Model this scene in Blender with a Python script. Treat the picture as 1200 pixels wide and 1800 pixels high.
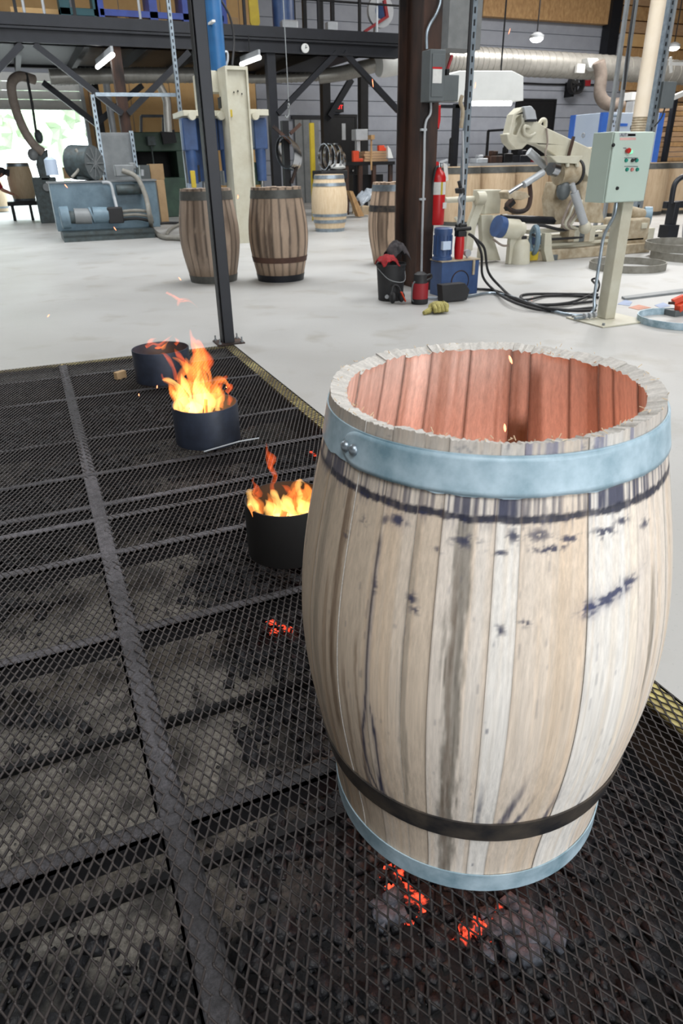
import bpy, bmesh, math, random
import numpy as np
from mathutils import Vector, Matrix
from mathutils.geometry import tessellate_polygon
for o in list(bpy.data.objects): bpy.data.objects.remove(o)
SC = bpy.context.scene; COL = SC.collection
random.seed(7); RNG = np.random.default_rng(11)
PI = math.pi
# ------------------------------------------------------------------ camera (1200 x 1800 frame)
CAM = np.array([-1.28513, -5.14191, 1.22068]); FPX = 1191.865
CR = np.array([0.91845249, -0.39519229, -0.01637306])
CU = np.array([0.19392122, 0.4138347, 0.88945793])
CF = np.array([0.34473118, 0.82009993, -0.45672368])
cd = bpy.data.cameras.new('camera'); cam = bpy.data.objects.new('camera', cd); COL.objects.link(cam)
cd.sensor_fit = 'VERTICAL'; cd.sensor_height = 36; cd.sensor_width = 24; cd.lens = FPX/1800*36
cd.clip_start = 0.05; cd.clip_end = 300
cam.matrix_world = Matrix(((CR[0], CU[0], -CF[0], CAM[0]), (CR[1], CU[1], -CF[1], CAM[1]), (CR[2], CU[2], -CF[2], CAM[2]), (0, 0, 0, 1)))
SC.camera = cam
cd.dof.use_dof = True; cd.dof.focus_distance = 1.8; cd.dof.aperture_fstop = 8
# ------------------------------------------------------------------ world, lamps, exposure
SC.view_settings.view_transform = 'Standard'; SC.view_settings.look = 'None'
SC.view_settings.gamma = 1; SC.view_settings.use_curve_mapping = False
SC.view_settings.exposure = 0.0
W = bpy.data.worlds.new('overcast_sky'); SC.world = W; W.use_nodes = True
W.node_tree.nodes['Background'].inputs[0].default_value = (0.88, 0.97, 1.0, 1)
W.node_tree.nodes['Background'].inputs[1].default_value = 7.0
def area(name, loc, size, power, col=(1, 0.97, 0.92), aim=None):
    l = bpy.data.lights.new(name, 'AREA'); l.shape = 'RECTANGLE'; l.size, l.size_y = size
    l.energy = power; l.color = col
    o = bpy.data.objects.new(name, l); COL.objects.link(o); o.location = loc
    if aim is not None:
        o.rotation_euler = (Vector(aim)-Vector(loc)).to_track_quat('-Z', 'Y').to_euler()
    return o
area('overhead_fill_front', (-2.0, -8.5, 7.6), (5, 4), 640, (0.93, 0.975, 1), (-0.8, -3.5, 0))  # area fill added overhead to lift the barrel's left side
area('overhead_area_right', (8, -1, 7.8), (5, 5), 620, (0.95, 0.975, 1))  # this and the next three: unseen area lamps below the closed roof
area('overhead_area_middle', (3.5, 5, 7.8), (5, 4), 740, (0.95, 0.98, 1))
area('overhead_area_far', (15, 11, 7.8), (6, 4), 1500, (1, 0.97, 0.93))
area('overhead_area_left', (-4, 9, 7.8), (5, 5), 650, (0.93, 0.97, 1))
area('fill_behind_camera', (3.2, -15.2, 3.2), (7, 5), 960, (0.93, 0.97, 1), (0.0, -3.0, 0.8))  # unseen area lamp added behind the camera to brighten the barrel front

# ------------------------------------------------------------------ helpers
def ray(x, y): return CF + CR*(x-600)/FPX - CU*(y-900)/FPX
def fl(x, y, z=0.0):
    d = ray(x, y); return CAM + d*(z-CAM[2])/d[2]
def atv(x, y, v):
    d = ray(x, y); return CAM + d*(v-CAM[1])/d[1]
def atu(x, y, u):
    d = ray(x, y); return CAM + d*(u-CAM[0])/d[0]
def lin(c):
    return tuple(((v/255)/12.92 if v/255 <= 0.04045 else ((v/255+0.055)/1.055)**2.4) for v in c)

class MB:
    def __init__(s): s.v = []; s.f = []
    def add(s, vs, fs):
        n = len(s.v); s.v += [tuple(float(q) for q in p) for p in vs]; s.f += [tuple(i+n for i in f) for f in fs]; return s
    def box(s, x0, y0, z0, x1, y1, z1):
        return s.add([(x0,y0,z0),(x1,y0,z0),(x1,y1,z0),(x0,y1,z0),(x0,y0,z1),(x1,y0,z1),(x1,y1,z1),(x0,y1,z1)],
                     [(0,3,2,1),(4,5,6,7),(0,1,5,4),(1,2,6,5),(2,3,7,6),(3,0,4,7)])
    def obox(s, c, size, ax, ay=None):
        # oriented box: ax along size[0]; ay hint
        ax = Vector(ax).normalized(); ay = Vector(ay if ay is not None else (0, 0, 1))
        az = ax.cross(ay).normalized(); ay = az.cross(ax).normalized(); c = Vector(c)
        P = []
        for k in (-.5, .5):
            for (i, j) in ((-.5, -.5), (.5, -.5), (.5, .5), (-.5, .5)):
                P.append(c + ax*i*size[0] + ay*j*size[1] + az*k*size[2])
        return s.add(P, [(0,3,2,1),(4,5,6,7),(0,1,5,4),(1,2,6,5),(2,3,7,6),(3,0,4,7)])
    def bar(s, p0, p1, w, t=None, up=(0, 0, 1)):
        p0, p1 = Vector(p0), Vector(p1); d = p1-p0
        if abs(d.normalized().dot(Vector(up))) > .98: up = (0, 1, 0)
        return s.obox((p0+p1)/2, (d.length, w, t or w), d, up)
    def tube(s, pts, r, n=8, caps=True):
        pts = [Vector(p) for p in pts]; m = len(pts); rs = r if isinstance(r, (list, tuple)) else [r]*m
        base = len(s.v); prev = None
        for i, p in enumerate(pts):
            t = (pts[min(i+1, m-1)]-pts[max(i-1, 0)]).normalized()
            if prev is None:
                a = Vector((0, 0, 1)) if abs(t.z) < .9 else Vector((1, 0, 0)); a = (a-t*a.dot(t)).normalized()
            else:
                a = (prev-t*prev.dot(t)).normalized()
            prev = a; b = t.cross(a)
            for k in range(n):
                q = p+(a*math.cos(2*PI*k/n)+b*math.sin(2*PI*k/n))*rs[i]; s.v.append(tuple(q))
        for i in range(m-1):
            for k in range(n):
                a0 = base+i*n+k; a1 = base+i*n+(k+1) % n
                s.f.append((a0, a1, a1+n, a0+n))
        if caps:
            s.f.append(tuple(base+k for k in reversed(range(n)))); s.f.append(tuple(base+(m-1)*n+k for k in range(n)))
        return s
    def cyl(s, p0, p1, r, r1=None, n=20, caps=True): return s.tube([p0, p1], [r, r if r1 is None else r1], n, caps)
    def lathe(s, c, prof, n=24, axis=(0, 0, 1), closed=False):
        az = Vector(axis).normalized(); ax = Vector((1, 0, 0)) if abs(az.x) < .9 else Vector((0, 1, 0))
        ax = (ax-az*ax.dot(az)).normalized(); ay = az.cross(ax); c = Vector(c); base = len(s.v); m = len(prof)
        for (r, z) in prof:
            for k in range(n): s.v.append(tuple(c+az*z+(ax*math.cos(2*PI*k/n)+ay*math.sin(2*PI*k/n))*r))
        for i in range(m if closed else m-1):
            j = (i+1) % m
            for k in range(n):
                k2 = (k+1) % n
                s.f.append((base+i*n+k, base+i*n+k2, base+j*n+k2, base+j*n+k))
        return s
    def ring(s, c, r, t, h, n=40, axis=(0, 0, 1)):
        return s.lathe(c, [(r, 0), (r, h), (r-t, h), (r-t, 0)], n, axis, True)
    def torus(s, c, R, r, n=32, m=10, axis=(0, 0, 1)):
        return s.lathe(c, [(R+r*math.cos(2*PI*k/m), r*math.sin(2*PI*k/m)) for k in range(m)], n, axis, True)
    def ball(s, c, r, n=12, sc=(1, 1, 1), jit=0):
        m = n//2; base = len(s.v); c = Vector(c)
        for i in range(m+1):
            a = PI*i/m
            for k in range(n):
                j = 1+(random.uniform(-jit, jit) if jit and 0 < i < m else 0)
                s.v.append((c.x+r*sc[0]*math.sin(a)*math.cos(2*PI*k/n)*j, c.y+r*sc[1]*math.sin(a)*math.sin(2*PI*k/n)*j, c.z-r*sc[2]*math.cos(a)*j))
        for i in range(m):
            for k in range(n):
                a0 = base+i*n+k; a1 = base+i*n+(k+1) % n; s.f.append((a0, a1, a1+n, a0+n))
        return s
    def prism(s, outer, p0, ex, ey, ez, holes=()):
        # polygon (2d lists) in plane (ex,ey) at p0, extruded by vector ez
        loops = [list(outer)]+[list(h) for h in holes]
        p0, ex, ey, ez = Vector(p0), Vector(ex), Vector(ey), Vector(ez)
        tris = tessellate_polygon([[Vector((a, b, 0)) for a, b in L] for L in loops])
        flat = [q for L in loops for q in L]; n = len(flat); base = len(s.v)
        for (a, b) in flat: s.v.append(tuple(p0+ex*a+ey*b))
        for (a, b) in flat: s.v.append(tuple(p0+ex*a+ey*b+ez))
        for t in tris:
            s.f.append(tuple(base+i for i in t)); s.f.append(tuple(base+n+i for i in reversed(t)))
        k = 0
        for L in loops:
            m = len(L)
            for i in range(m):
                a, b = base+k+i, base+k+(i+1) % m; s.f.append((a, b, b+n, a+n))
            k += m
        return s
    def pprism(s, pix, v, depth, holes=()):
        """outline seen at depth Y=v, given real thickness `depth` along +Y"""
        q = [atv(x, y, v) for x, y in pix]; hh = [[atv(x, y, v) for x, y in h] for h in holes]
        return s.prism([(p[0], p[2]) for p in q], (0, v, 0), (1, 0, 0), (0, 0, 1), (0, depth, 0), [[(p[0], p[2]) for p in h] for h in hh])
    def pbox(s, x0, y0, x1, y1, v, depth, floor=False):
        xm, ym = (x0+x1)/2, (y0+y1)/2
        a, b = atv(x0, ym, v), atv(x1, ym, v); t, m = atv(xm, y0, v), atv(xm, y1, v)
        return s.box(a[0], v, 0 if floor else m[2], b[0], v+depth, t[2])
    def build(s, name, m, parent=None, smooth=True, bevel=0, loc=None, seg=2, keep=False):
        me = bpy.data.meshes.new(name)
        off = np.array(ORG.get(parent.name, (0, 0, 0)) if parent else (loc if loc is not None else (0, 0, 0)), float)
        V = np.array(s.v, float)-off
        me.from_pydata(V.tolist(), [], s.f); me.update()
        if not keep: bm = bmesh.new(); bm.from_mesh(me); bmesh.ops.recalc_face_normals(bm, faces=bm.faces); bm.to_mesh(me); bm.free()
        if smooth:
            me.shade_smooth(); me.set_sharp_from_angle(angle=math.radians(38))
        if isinstance(m, (list, tuple)):
            for q in m: me.materials.append(q)
        else: me.materials.append(m)
        o = bpy.data.objects.new(name, me); COL.objects.link(o)
        if parent: o.parent = parent; ORG[o.name] = tuple(off)
        else: o.location = tuple(off); ORG[o.name] = tuple(off)
        if bevel:
            b = o.modifiers.new('bevel', 'BEVEL'); b.width = bevel; b.segments = seg; b.limit_method = 'ANGLE'; b.angle_limit = math.radians(40)
        return o
ORG = {}
def tag(o, label, cat, group=None, kind=None):
    o['label'] = label; o['category'] = cat
    if group: o['group'] = group
    if kind: o['kind'] = kind
    return o
def thing(name, label, cat, loc=(0, 0, 0), group=None):
    o = bpy.data.objects.new(name, None); COL.objects.link(o); o.location = tuple(float(q) for q in loc); o.empty_display_size = .05
    ORG[o.name] = tuple(float(q) for q in loc)
    return tag(o, label, cat, group)
def struct(o): o['kind'] = 'structure'; return o
def single(name, mb, m, label, cat, group=None, bevel=0, smooth=True):
    V = np.array(mb.v); lo = V.min(0); hi = V.max(0)
    o = mb.build(name, m, None, smooth, bevel, loc=((lo[0]+hi[0])/2, (lo[1]+hi[1])/2, lo[2]))
    return tag(o, label, cat, group)
def dup(root, loc, label=None, rotz=0, scale=1):
    r = root.copy(); COL.objects.link(r); r.location = loc; r.rotation_euler = (0, 0, rotz); r.scale = (scale,)*3
    if label: r['label'] = label
    for ch in list(root.children):
        c = ch.copy(); COL.objects.link(c); c.parent = r
        for g in ch.children:
            d = g.copy(); COL.objects.link(d); d.parent = c
    return r
def spline(pts, k=8):
    pts = [Vector(p) for p in pts]; out = []
    for i in range(len(pts)-1):
        a = pts[max(i-1, 0)]; b = pts[i]; c = pts[i+1]; d = pts[min(i+2, len(pts)-1)]
        for j in range(k):
            t = j/k
            out.append(.5*((2*b)+(c-a)*t+(2*a-5*b+4*c-d)*t*t+(3*b-a-3*c+d)*t**3))
    return out+[pts[-1]]

# ------------------------------------------------------------------ materials
def mat(name, col, rough=.5, metal=0., col2=None, scale=6., stretch=(1, 1, 1), bump=0., bscale=None, contrast=.5, spec=.5, coat=0, emit=None, estr=0, detail=4):
    m = bpy.data.materials.new(name); m.use_nodes = True; nt = m.node_tree; N = nt.nodes; L = nt.links
    p = N['Principled BSDF']; c1 = lin(col)+(1,); c2 = lin(col2 if col2 else tuple(v*.86 for v in col))+(1,)
    p.inputs['Roughness'].default_value = rough; p.inputs['Metallic'].default_value = metal
    p.inputs['Specular IOR Level'].default_value = spec
    tc = N.new('ShaderNodeTexCoord'); mp = N.new('ShaderNodeMapping'); mp.inputs['Scale'].default_value = stretch
    L.new(tc.outputs['Object'], mp.inputs['Vector'])
    n = N.new('ShaderNodeTexNoise'); n.inputs['Scale'].default_value = scale; n.inputs['Detail'].default_value = detail; n.inputs['Roughness'].default_value = .6
    L.new(mp.outputs[0], n.inputs['Vector'])
    r = N.new('ShaderNodeMapRange'); r.inputs['From Min'].default_value = .5-contrast/2; r.inputs['From Max'].default_value = .5+contrast/2
    L.new(n.outputs['Fac'], r.inputs['Value'])
    mx = N.new('ShaderNodeMix'); mx.data_type = 'RGBA'; mx.inputs['A'].default_value = c1; mx.inputs['B'].default_value = c2
    L.new(r.outputs[0], mx.inputs['Factor']); L.new(mx.outputs['Result'], p.inputs['Base Color'])
    if bump:
        b = N.new('ShaderNodeBump'); b.inputs['Strength'].default_value = bump; b.inputs['Distance'].default_value = .01
        n2 = N.new('ShaderNodeTexNoise'); n2.inputs['Scale'].default_value = bscale or scale*4; n2.inputs['Detail'].default_value = 3
        L.new(mp.outputs[0], n2.inputs['Vector']); L.new(n2.outputs['Fac'], b.inputs['Height']); L.new(b.outputs[0], p.inputs['Normal'])
    if emit:
        p.inputs['Emission Color'].default_value = tuple(emit)+(1,); p.inputs['Emission Strength'].default_value = estr
    return m
MT = {}
MT['steel_dark'] = mat('dark_painted_steel', (36, 38, 45), .45, .3, (28, 30, 35), 5, bump=.05)
MT['steel_black'] = mat('black_steel', (30, 31, 34), .5, .4, (22, 22, 24), 8)
MT['rust'] = mat('rusty_brown_steel', (78, 52, 40), .7, .1, (30, 22, 20), 5, (1, 1, .25), .15, contrast=.3)
MT['beige_pipe'] = mat('cream_pipe', (226, 214, 196), .5, 0, (216, 200, 176), 2)
MT['beige'] = mat('beige_machine_paint', (198, 196, 180), .45, 0, (180, 174, 154), 5)
MT['tan_dirty'] = mat('dirty_beige_paint', (182, 170, 148), .6, 0, (146, 130, 104), 9, contrast=.35)
MT['greygreen'] = mat('pale_grey_green_enamel', (186, 202, 192), .35, 0, (180, 196, 186), 3)
MT['green'] = mat('dark_green_machine_paint', (62, 88, 72), .5, 0, (46, 66, 56), 4)
MT['blue'] = mat('blue_machine_paint', (58, 86, 132), .45, 0, (44, 66, 106), 6)
MT['blue_ram'] = mat('teal_blue_cylinder_paint', (44, 100, 150), .4, 0, (36, 84, 130), 4)
MT['hoop_floor'] = mat('weathered_hoop_steel', (148, 146, 138), .5, .25, (112, 108, 98), 10)
MT['oak_row'] = mat('grey_tan_oak', (204, 182, 152), .65, 0, (176, 150, 120), 7, (3, 3, .4))
MT['blue_bright'] = mat('bright_blue_paint', (36, 74, 178), .4, 0, (30, 58, 140), 5)
MT['blue_trim'] = mat('blue_trim_paint', (70, 120, 215), .4, 0, (60, 108, 200), 5)
MT['bluegrey'] = mat('blue_grey_machine_paint', (122, 146, 160), .45, 0, (92, 114, 128), 4, contrast=.4)
MT['bluegrey_dark'] = mat('grimy_blue_grey_paint', (78, 92, 96), .55, 0, (58, 62, 60), 9, contrast=.4)
MT['teal'] = mat('teal_paint', (24, 88, 98), .5, 0, (18, 66, 74), 4)
MT['grey'] = mat('grey_painted_metal', (140, 144, 146), .5, .2, (120, 124, 126), 5)
MT['grey_light'] = mat('light_grey_metal', (186, 190, 194), .45, .2, (164, 168, 172), 5)
MT['grey_box'] = mat('grey_electrical_enamel', (98, 104, 106), .5, .1, (88, 94, 96), 5)
MT['white'] = mat('white_paint', (228, 230, 228), .5, 0, (214, 216, 214), 4)
MT['bluewhite'] = mat('pale_blue_white_enamel', (196, 212, 232), .4, 0, (188, 204, 226), 3)
MT['red'] = mat('red_enamel', (196, 26, 30), .35, 0, (176, 20, 26), 5)
MT['red_dull'] = mat('dull_red_plastic', (148, 30, 38), .5, 0, (128, 24, 32), 5)
MT['orange'] = mat('orange_plastic', (225, 80, 45), .5, 0, (200, 66, 36), 5)
MT['yellow'] = mat('yellow_paint', (196, 172, 40), .5, 0, (170, 146, 36), 5)
MT['rubber'] = mat('black_rubber', (26, 26, 28), .6, 0, (38, 38, 40), 8)
MT['hose_grey'] = mat('grey_hose', (152, 150, 142), .6, 0, (120, 116, 108), 8)
MT['hose_brown'] = mat('grey_brown_duct_hose', (158, 146, 136), .7, 0, (130, 118, 110), 7)
MT['chrome'] = mat('chromed_steel', (205, 208, 212), .2, 1., (170, 174, 180), 4)
MT['galv'] = mat('galvanised_steel', (168, 180, 190), .38, .75, (128, 140, 150), 14, contrast=.5)
MT['galv_hoop'] = mat('blue_grey_zinc_hoop', (194, 214, 226), .48, .05, (116, 146, 160), 14, contrast=.42, bump=.05, bscale=40, detail=8)
MT['duct'] = mat('spiral_duct_metal', (186, 184, 178), .38, .45, (160, 158, 152), 6)
MT['hoop_black'] = mat('blackened_iron_hoop', (38, 40, 46), .5, .35, (92, 84, 76), 16, contrast=.35, bump=.05, bscale=60)
MT['hoop_grey'] = mat('weathered_grey_hoop', (98, 98, 94), .55, .4, (74, 74, 72), 10)
MT['hoop_rust'] = mat('rusty_brown_hoop', (92, 66, 54), .65, .3, (70, 50, 44), 10)
MT['oak'] = mat('pale_sanded_oak', (224, 204, 174), .6, 0, (206, 180, 144), 10, (3, 3, .5))
MT['oak_tan'] = mat('tan_oak_boards', (196, 160, 112), .7, 0, (150, 112, 74), 6, (2, 2, 1))
MT['plank_brown'] = mat('brown_lumber', (192, 160, 124), .7, 0, (160, 126, 94), 6, (.6, 2, 4))
MT['insulation'] = mat('tan_plywood_lining', (214, 178, 126), .8, 0, (196, 156, 104), 2)
MT['cardboard'] = mat('cardboard', (190, 160, 122), .8, 0, (170, 140, 104), 4)
MT['siding'] = mat('grey_wall_siding', (156, 161, 172), .6, 0, (144, 149, 160), 3)
MT['ceiling'] = mat('brown_roof_lining', (150, 120, 80), .8, 0, (120, 94, 62), 2)
MT['concrete_wall'] = mat('grey_block_wall', (150, 150, 148), .85)
MT['glove'] = mat('yellow_leather_glove', (182, 172, 104), .8, 0, (120, 112, 60), 30, contrast=.4, bump=.2)
MT['red_cloth'] = mat('red_fabric', (170, 30, 36), .85, 0, (120, 24, 30), 20)
MT['black_cloth'] = mat('black_fabric', (30, 30, 34), .85, 0, (70, 64, 66), 22, contrast=.4)
MT['clear'] = mat('clear_plastic_wrap', (180, 190, 200), .2, 0, (140, 150, 160), 10)
MT['skin'] = mat('skin', (196, 142, 120), .6, 0)
MT['paper_blue'] = mat('blue_grey_paper', (170, 182, 208), .8); MT['paper_orange'] = mat('orange_paper', (214, 160, 140), .8)
MT['screen_red'] = mat('red_sign_light', (200, 10, 10), .5, emit=(1, .03, .03), estr=1.6)
MT['tube_lit'] = mat('lit_fluorescent_tube', (255, 255, 255), .5, emit=(1, 1, .97), estr=7)
MT['led_lit'] = mat('lit_lamp_lens', (255, 255, 255), .5, emit=(1, 1, 1), estr=6)
MT['btn_green'] = mat('teal_green_button', (20, 140, 120), .3); MT['btn_lit'] = mat('lit_green_lens', (120, 230, 170), .3, emit=(.3, 1, .6), estr=.6)
MT['btn_pink'] = mat('pale_red_button', (210, 130, 125), .3); MT['btn_red'] = mat('red_button', (190, 50, 45), .3)
MT['foliage'] = mat('pale_green_foliage', (206, 220, 196), .8, 0, (186, 206, 172), 1)
MT['label_white'] = mat('white_label', (222, 222, 218), .6, 0, (200, 200, 198), 20)
MT['label_grey'] = mat('grey_print', (96, 100, 108), .7); MT['label_pink'] = mat('pink_print', (222, 176, 170), .7)

def concrete(name, c1, c2, c3, rough=.42):
    m = bpy.data.materials.new(name); m.use_nodes = True; nt = m.node_tree; N = nt.nodes; L = nt.links; p = N['Principled BSDF']
    tc = N.new('ShaderNodeTexCoord')
    def noise(s, d=5, w=0.):
        n = N.new('ShaderNodeTexNoise'); n.inputs['Scale'].default_value = s; n.inputs['Detail'].default_value = d; n.inputs['Distortion'].default_value = w
        L.new(tc.outputs['Object'], n.inputs['Vector']); return n
    def ramp(n, a, b):
        r = N.new('ShaderNodeMapRange'); r.inputs['From Min'].default_value = a; r.inputs['From Max'].default_value = b; L.new(n.outputs['Fac'], r.inputs['Value']); return r
    def mix(f, a, b):
        x = N.new('ShaderNodeMix'); x.data_type = 'RGBA'
        L.new(f.outputs[0], x.inputs['Factor'])
        for k, q in (('A', a), ('B', b)):
            if isinstance(q, tuple): x.inputs[k].default_value = q+(1,)
            else: L.new(q.outputs['Result'], x.inputs[k])
        return x
    x = mix(ramp(noise(.55, 6, .6), .35, .65), lin(c1), lin(c2))
    x = mix(ramp(noise(2.3, 8, .3), .56, .78), x, lin(c3))
    f = ramp(noise(70, 3), .62, .9); x = mix(f, x, lin(tuple(v*.85 for v in c2)))
    L.new(x.outputs['Result'], p.inputs['Base Color'])
    r = N.new('ShaderNodeMapRange'); r.inputs['To Min'].default_value = rough-.1; r.inputs['To Max'].default_value = rough+.22
    L.new(noise(1.3, 5).outputs['Fac'], r.inputs['Value']); L.new(r.outputs[0], p.inputs['Roughness'])
    b = N.new('ShaderNodeBump'); b.inputs['Strength'].default_value = .12; b.inputs['Distance'].default_value = .004
    L.new(noise(40, 4).outputs['Fac'], b.inputs['Height']); L.new(b.outputs[0], p.inputs['Normal'])
    return m
MT['floor'] = concrete('smooth_concrete_floor', (178, 178, 176), (167, 166, 163), (154, 150, 142))
MT['pit_wall'] = concrete('sooty_pit_concrete', (86, 80, 72), (60, 56, 52), (48, 44, 40), .8)

# vertex-coloured wood (stains painted on the staves) with fine grain
def wood_vc(name, grain=1.0, rough=.62):
    m = bpy.data.materials.new(name); m.use_nodes = True; nt = m.node_tree; N = nt.nodes; L = nt.links; p = N['Principled BSDF']
    a = N.new('ShaderNodeAttribute'); a.attribute_name = 'col'
    tc = N.new('ShaderNodeTexCoord'); mp = N.new('ShaderNodeMapping'); mp.inputs['Scale'].default_value = (1, 1, .035)
    L.new(tc.outputs['Object'], mp.inputs['Vector'])
    n = N.new('ShaderNodeTexNoise'); n.inputs['Scale'].default_value = 190; n.inputs['Detail'].default_value = 5; n.inputs['Roughness'].default_value = .7
    L.new(mp.outputs[0], n.inputs['Vector'])
    r = N.new('ShaderNodeMapRange'); r.inputs['From Min'].default_value = .25; r.inputs['From Max'].default_value = .75
    r.inputs['To Min'].default_value = 1-.24*grain; r.inputs['To Max'].default_value = 1+.16*grain
    L.new(n.outputs['Fac'], r.inputs['Value'])
    h = N.new('ShaderNodeVectorMath'); h.operation = 'SCALE'; L.new(a.outputs['Color'], h.inputs[0]); L.new(r.outputs[0], h.inputs['Scale'])
    L.new(h.outputs[0], p.inputs['Base Color']); p.inputs['Roughness'].default_value = rough
    b = N.new('ShaderNodeBump'); b.inputs['Strength'].default_value = .25; b.inputs['Distance'].default_value = .002
    L.new(n.outputs['Fac'], b.inputs['Height']); L.new(b.outputs[0], p.inputs['Normal'])
    return m
MT['wood_vc'] = wood_vc('stained_oak_stave'); MT['wood_vc_far'] = wood_vc('weathered_oak_stave', .8)

# ------------------------------------------------------------------ the setting
PX0, PX1, PY0, PY1, PZ = -2.3, 0.0, -5.6, 0.0, -0.28      # fire pit under the grate
m = MB(); B = 40
for (x0, y0, x1, y1) in ((-30, 0, B, 20.0), (-30, -16, PX0, 0), (PX1, -16, B, 0), (PX0, -16, PX1, PY0)):
    m.box(x0, y0, -.1, x1, y1, 0)
struct(m.build('floor', MT['floor'], smooth=False))
m = MB().box(-30, 20.6, -.12, 40, 70, -.02); struct(m.build('floor_outside', MT['concrete_wall'], smooth=False))
m = MB()
for bx in ((PX0-.1, PY0, PX0, PY1), (PX1, PY0, PX1+.1, PY1), (PX0-.1, PY1, PX1+.1, PY1+.1), (PX0-.1, PY0-.1, PX1+.1, PY0)):
    m.box(bx[0], bx[1], PZ-.05, bx[2], bx[3], -.1)
struct(m.build('wall_pit', MT['pit_wall'], smooth=False))
m = MB().box(-30, -16.2, -.1, B, -16, 8.4); struct(m.build('wall_front', MT['concrete_wall'], smooth=False))
m = MB().box(-30.2, -16, -.1, -30, 20, 8.4); struct(m.build('wall_left', MT['concrete_wall'], smooth=False))
m = MB().box(B, -16, -.1, B+.2, 20, 8.4); struct(m.build('wall_right', MT['concrete_wall'], smooth=False))
m = MB().box(-30, -16, 8.4, B, 20.4, 8.6); struct(m.build('ceiling', MT['ceiling'], smooth=False))

def vnoise(x, y, seed=0):
    """smooth 2-d value noise, 0..1"""
    x = np.asarray(x, float); y = np.asarray(y, float)
    xi = np.floor(x).astype(np.int64); yi = np.floor(y).astype(np.int64); fx = x-xi; fy = y-yi
    fx = fx*fx*(3-2*fx); fy = fy*fy*(3-2*fy)
    def h(a, b):
        n = (a*374761393+b*668265263+seed*974711) & 0x7fffffff
        n = ((n ^ (n >> 13))*1274126177) & 0x7fffffff
        return ((n ^ (n >> 16)) & 0xffff)/65535.
    return (h(xi, yi)*(1-fx)+h(xi+1, yi)*fx)*(1-fy)+(h(xi, yi+1)*(1-fx)+h(xi+1, yi+1)*fx)*fy
def fbm(x, y, seed=0, o=4):
    s = 0; a = .5; t = 0
    for i in range(o):
        s = s+a*vnoise(np.asarray(x)*2**i, np.asarray(y)*2**i, seed+i*17); t += a; a *= .55
    return s/t
def sstep(a, b, x):
    t = np.clip((x-a)/(b-a), 0, 1); return t*t*(3-2*t)
def fast_mesh(name, V, Q, m, parent=None, smooth=True, colors=None, loc=(0, 0, 0), tris=False):
    off = np.array(ORG.get(parent.name, (0, 0, 0)) if parent else loc, float)
    V = np.asarray(V, np.float32)-off.astype(np.float32); Q = np.asarray(Q, np.int32); k = Q.shape[1]
    me = bpy.data.meshes.new(name); me.vertices.add(len(V)); me.vertices.foreach_set('co', V.ravel())
    me.loops.add(Q.size); me.loops.foreach_set('vertex_index', Q.ravel())
    me.polygons.add(len(Q)); me.polygons.foreach_set('loop_start', np.arange(0, Q.size, k, dtype=np.int32))
    me.update(calc_edges=True); me.validate()
    if colors is not None:
        at = me.attributes.new('col', 'FLOAT_COLOR', 'POINT'); at.data.foreach_set('color', np.concatenate([colors, np.ones((len(colors), 1))], 1).astype(np.float32).ravel())
    if smooth: me.shade_smooth(); me.set_sharp_from_angle(angle=math.radians(40))
    me.materials.append(m); o = bpy.data.objects.new(name, me); COL.objects.link(o)
    if parent: o.parent = parent
    else: o.location = tuple(float(q) for q in off)
    ORG[o.name] = tuple(off); return o
def grid_quads(nu, nv, base=0):
    i, j = np.meshgrid(np.arange(nu-1), np.arange(nv-1), indexing='ij'); a = (base+i*nv+j).ravel()
    return np.stack([a, a+nv, a+nv+1, a+1], 1)

# pit bed: ash with patches swept bare
def vc_mat(name, rough=.9, s=60, lo=.55, hi=1.35, bump=.5):
    m = bpy.data.materials.new(name); m.use_nodes = True; nt = m.node_tree; N = nt.nodes; L = nt.links; p = N['Principled BSDF']
    a = N.new('ShaderNodeAttribute'); a.attribute_name = 'col'; tc = N.new('ShaderNodeTexCoord')
    n = N.new('ShaderNodeTexNoise'); n.inputs['Scale'].default_value = s; n.inputs['Detail'].default_value = 5; n.inputs['Roughness'].default_value = .75
    L.new(tc.outputs['Object'], n.inputs['Vector'])
    r = N.new('ShaderNodeMapRange'); r.inputs['From Min'].default_value = .3; r.inputs['From Max'].default_value = .7
    r.inputs['To Min'].default_value = lo; r.inputs['To Max'].default_value = hi; L.new(n.outputs['Fac'], r.inputs['Value'])
    h = N.new('ShaderNodeVectorMath'); h.operation = 'SCALE'; L.new(a.outputs['Color'], h.inputs[0]); L.new(r.outputs[0], h.inputs['Scale'])
    L.new(h.outputs[0], p.inputs['Base Color']); p.inputs['Roughness'].default_value = rough
    b = N.new('ShaderNodeBump'); b.inputs['Strength'].default_value = bump; b.inputs['Distance'].default_value = .006
    L.new(n.outputs['Fac'], b.inputs['Height']); L.new(b.outputs[0], p.inputs['Normal'])
    return m
MT['ash'] = vc_mat('ash_and_soot', .9, 75, .35, 1.55, .9)
def coalness(x, y):
    """where charcoal covers the ash"""
    d = fbm(x*1.6+3, y*1.6, 5, 4)
    d = d+.30*sstep(-4.15, -4.5, y)*sstep(-1.9, -1.2, x)+.22*sstep(-1.05, -.75, x)*sstep(-2.2, -3, y)
    d = d-.22*np.exp(-((x+1.28)/.28)**2-((y+3.75)/.5)**2)-.16*np.exp(-((x+1.0)/.2)**2-((y+2.7)/.35)**2)-.12*np.exp(-((x+1.35)/.15)**2-((y+4.15)/.18)**2)
    return d
nx, ny = 110, 270
gx, gy = np.meshgrid(np.linspace(PX0, PX1, nx), np.linspace(PY0, PY1, ny), indexing='ij')
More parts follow.
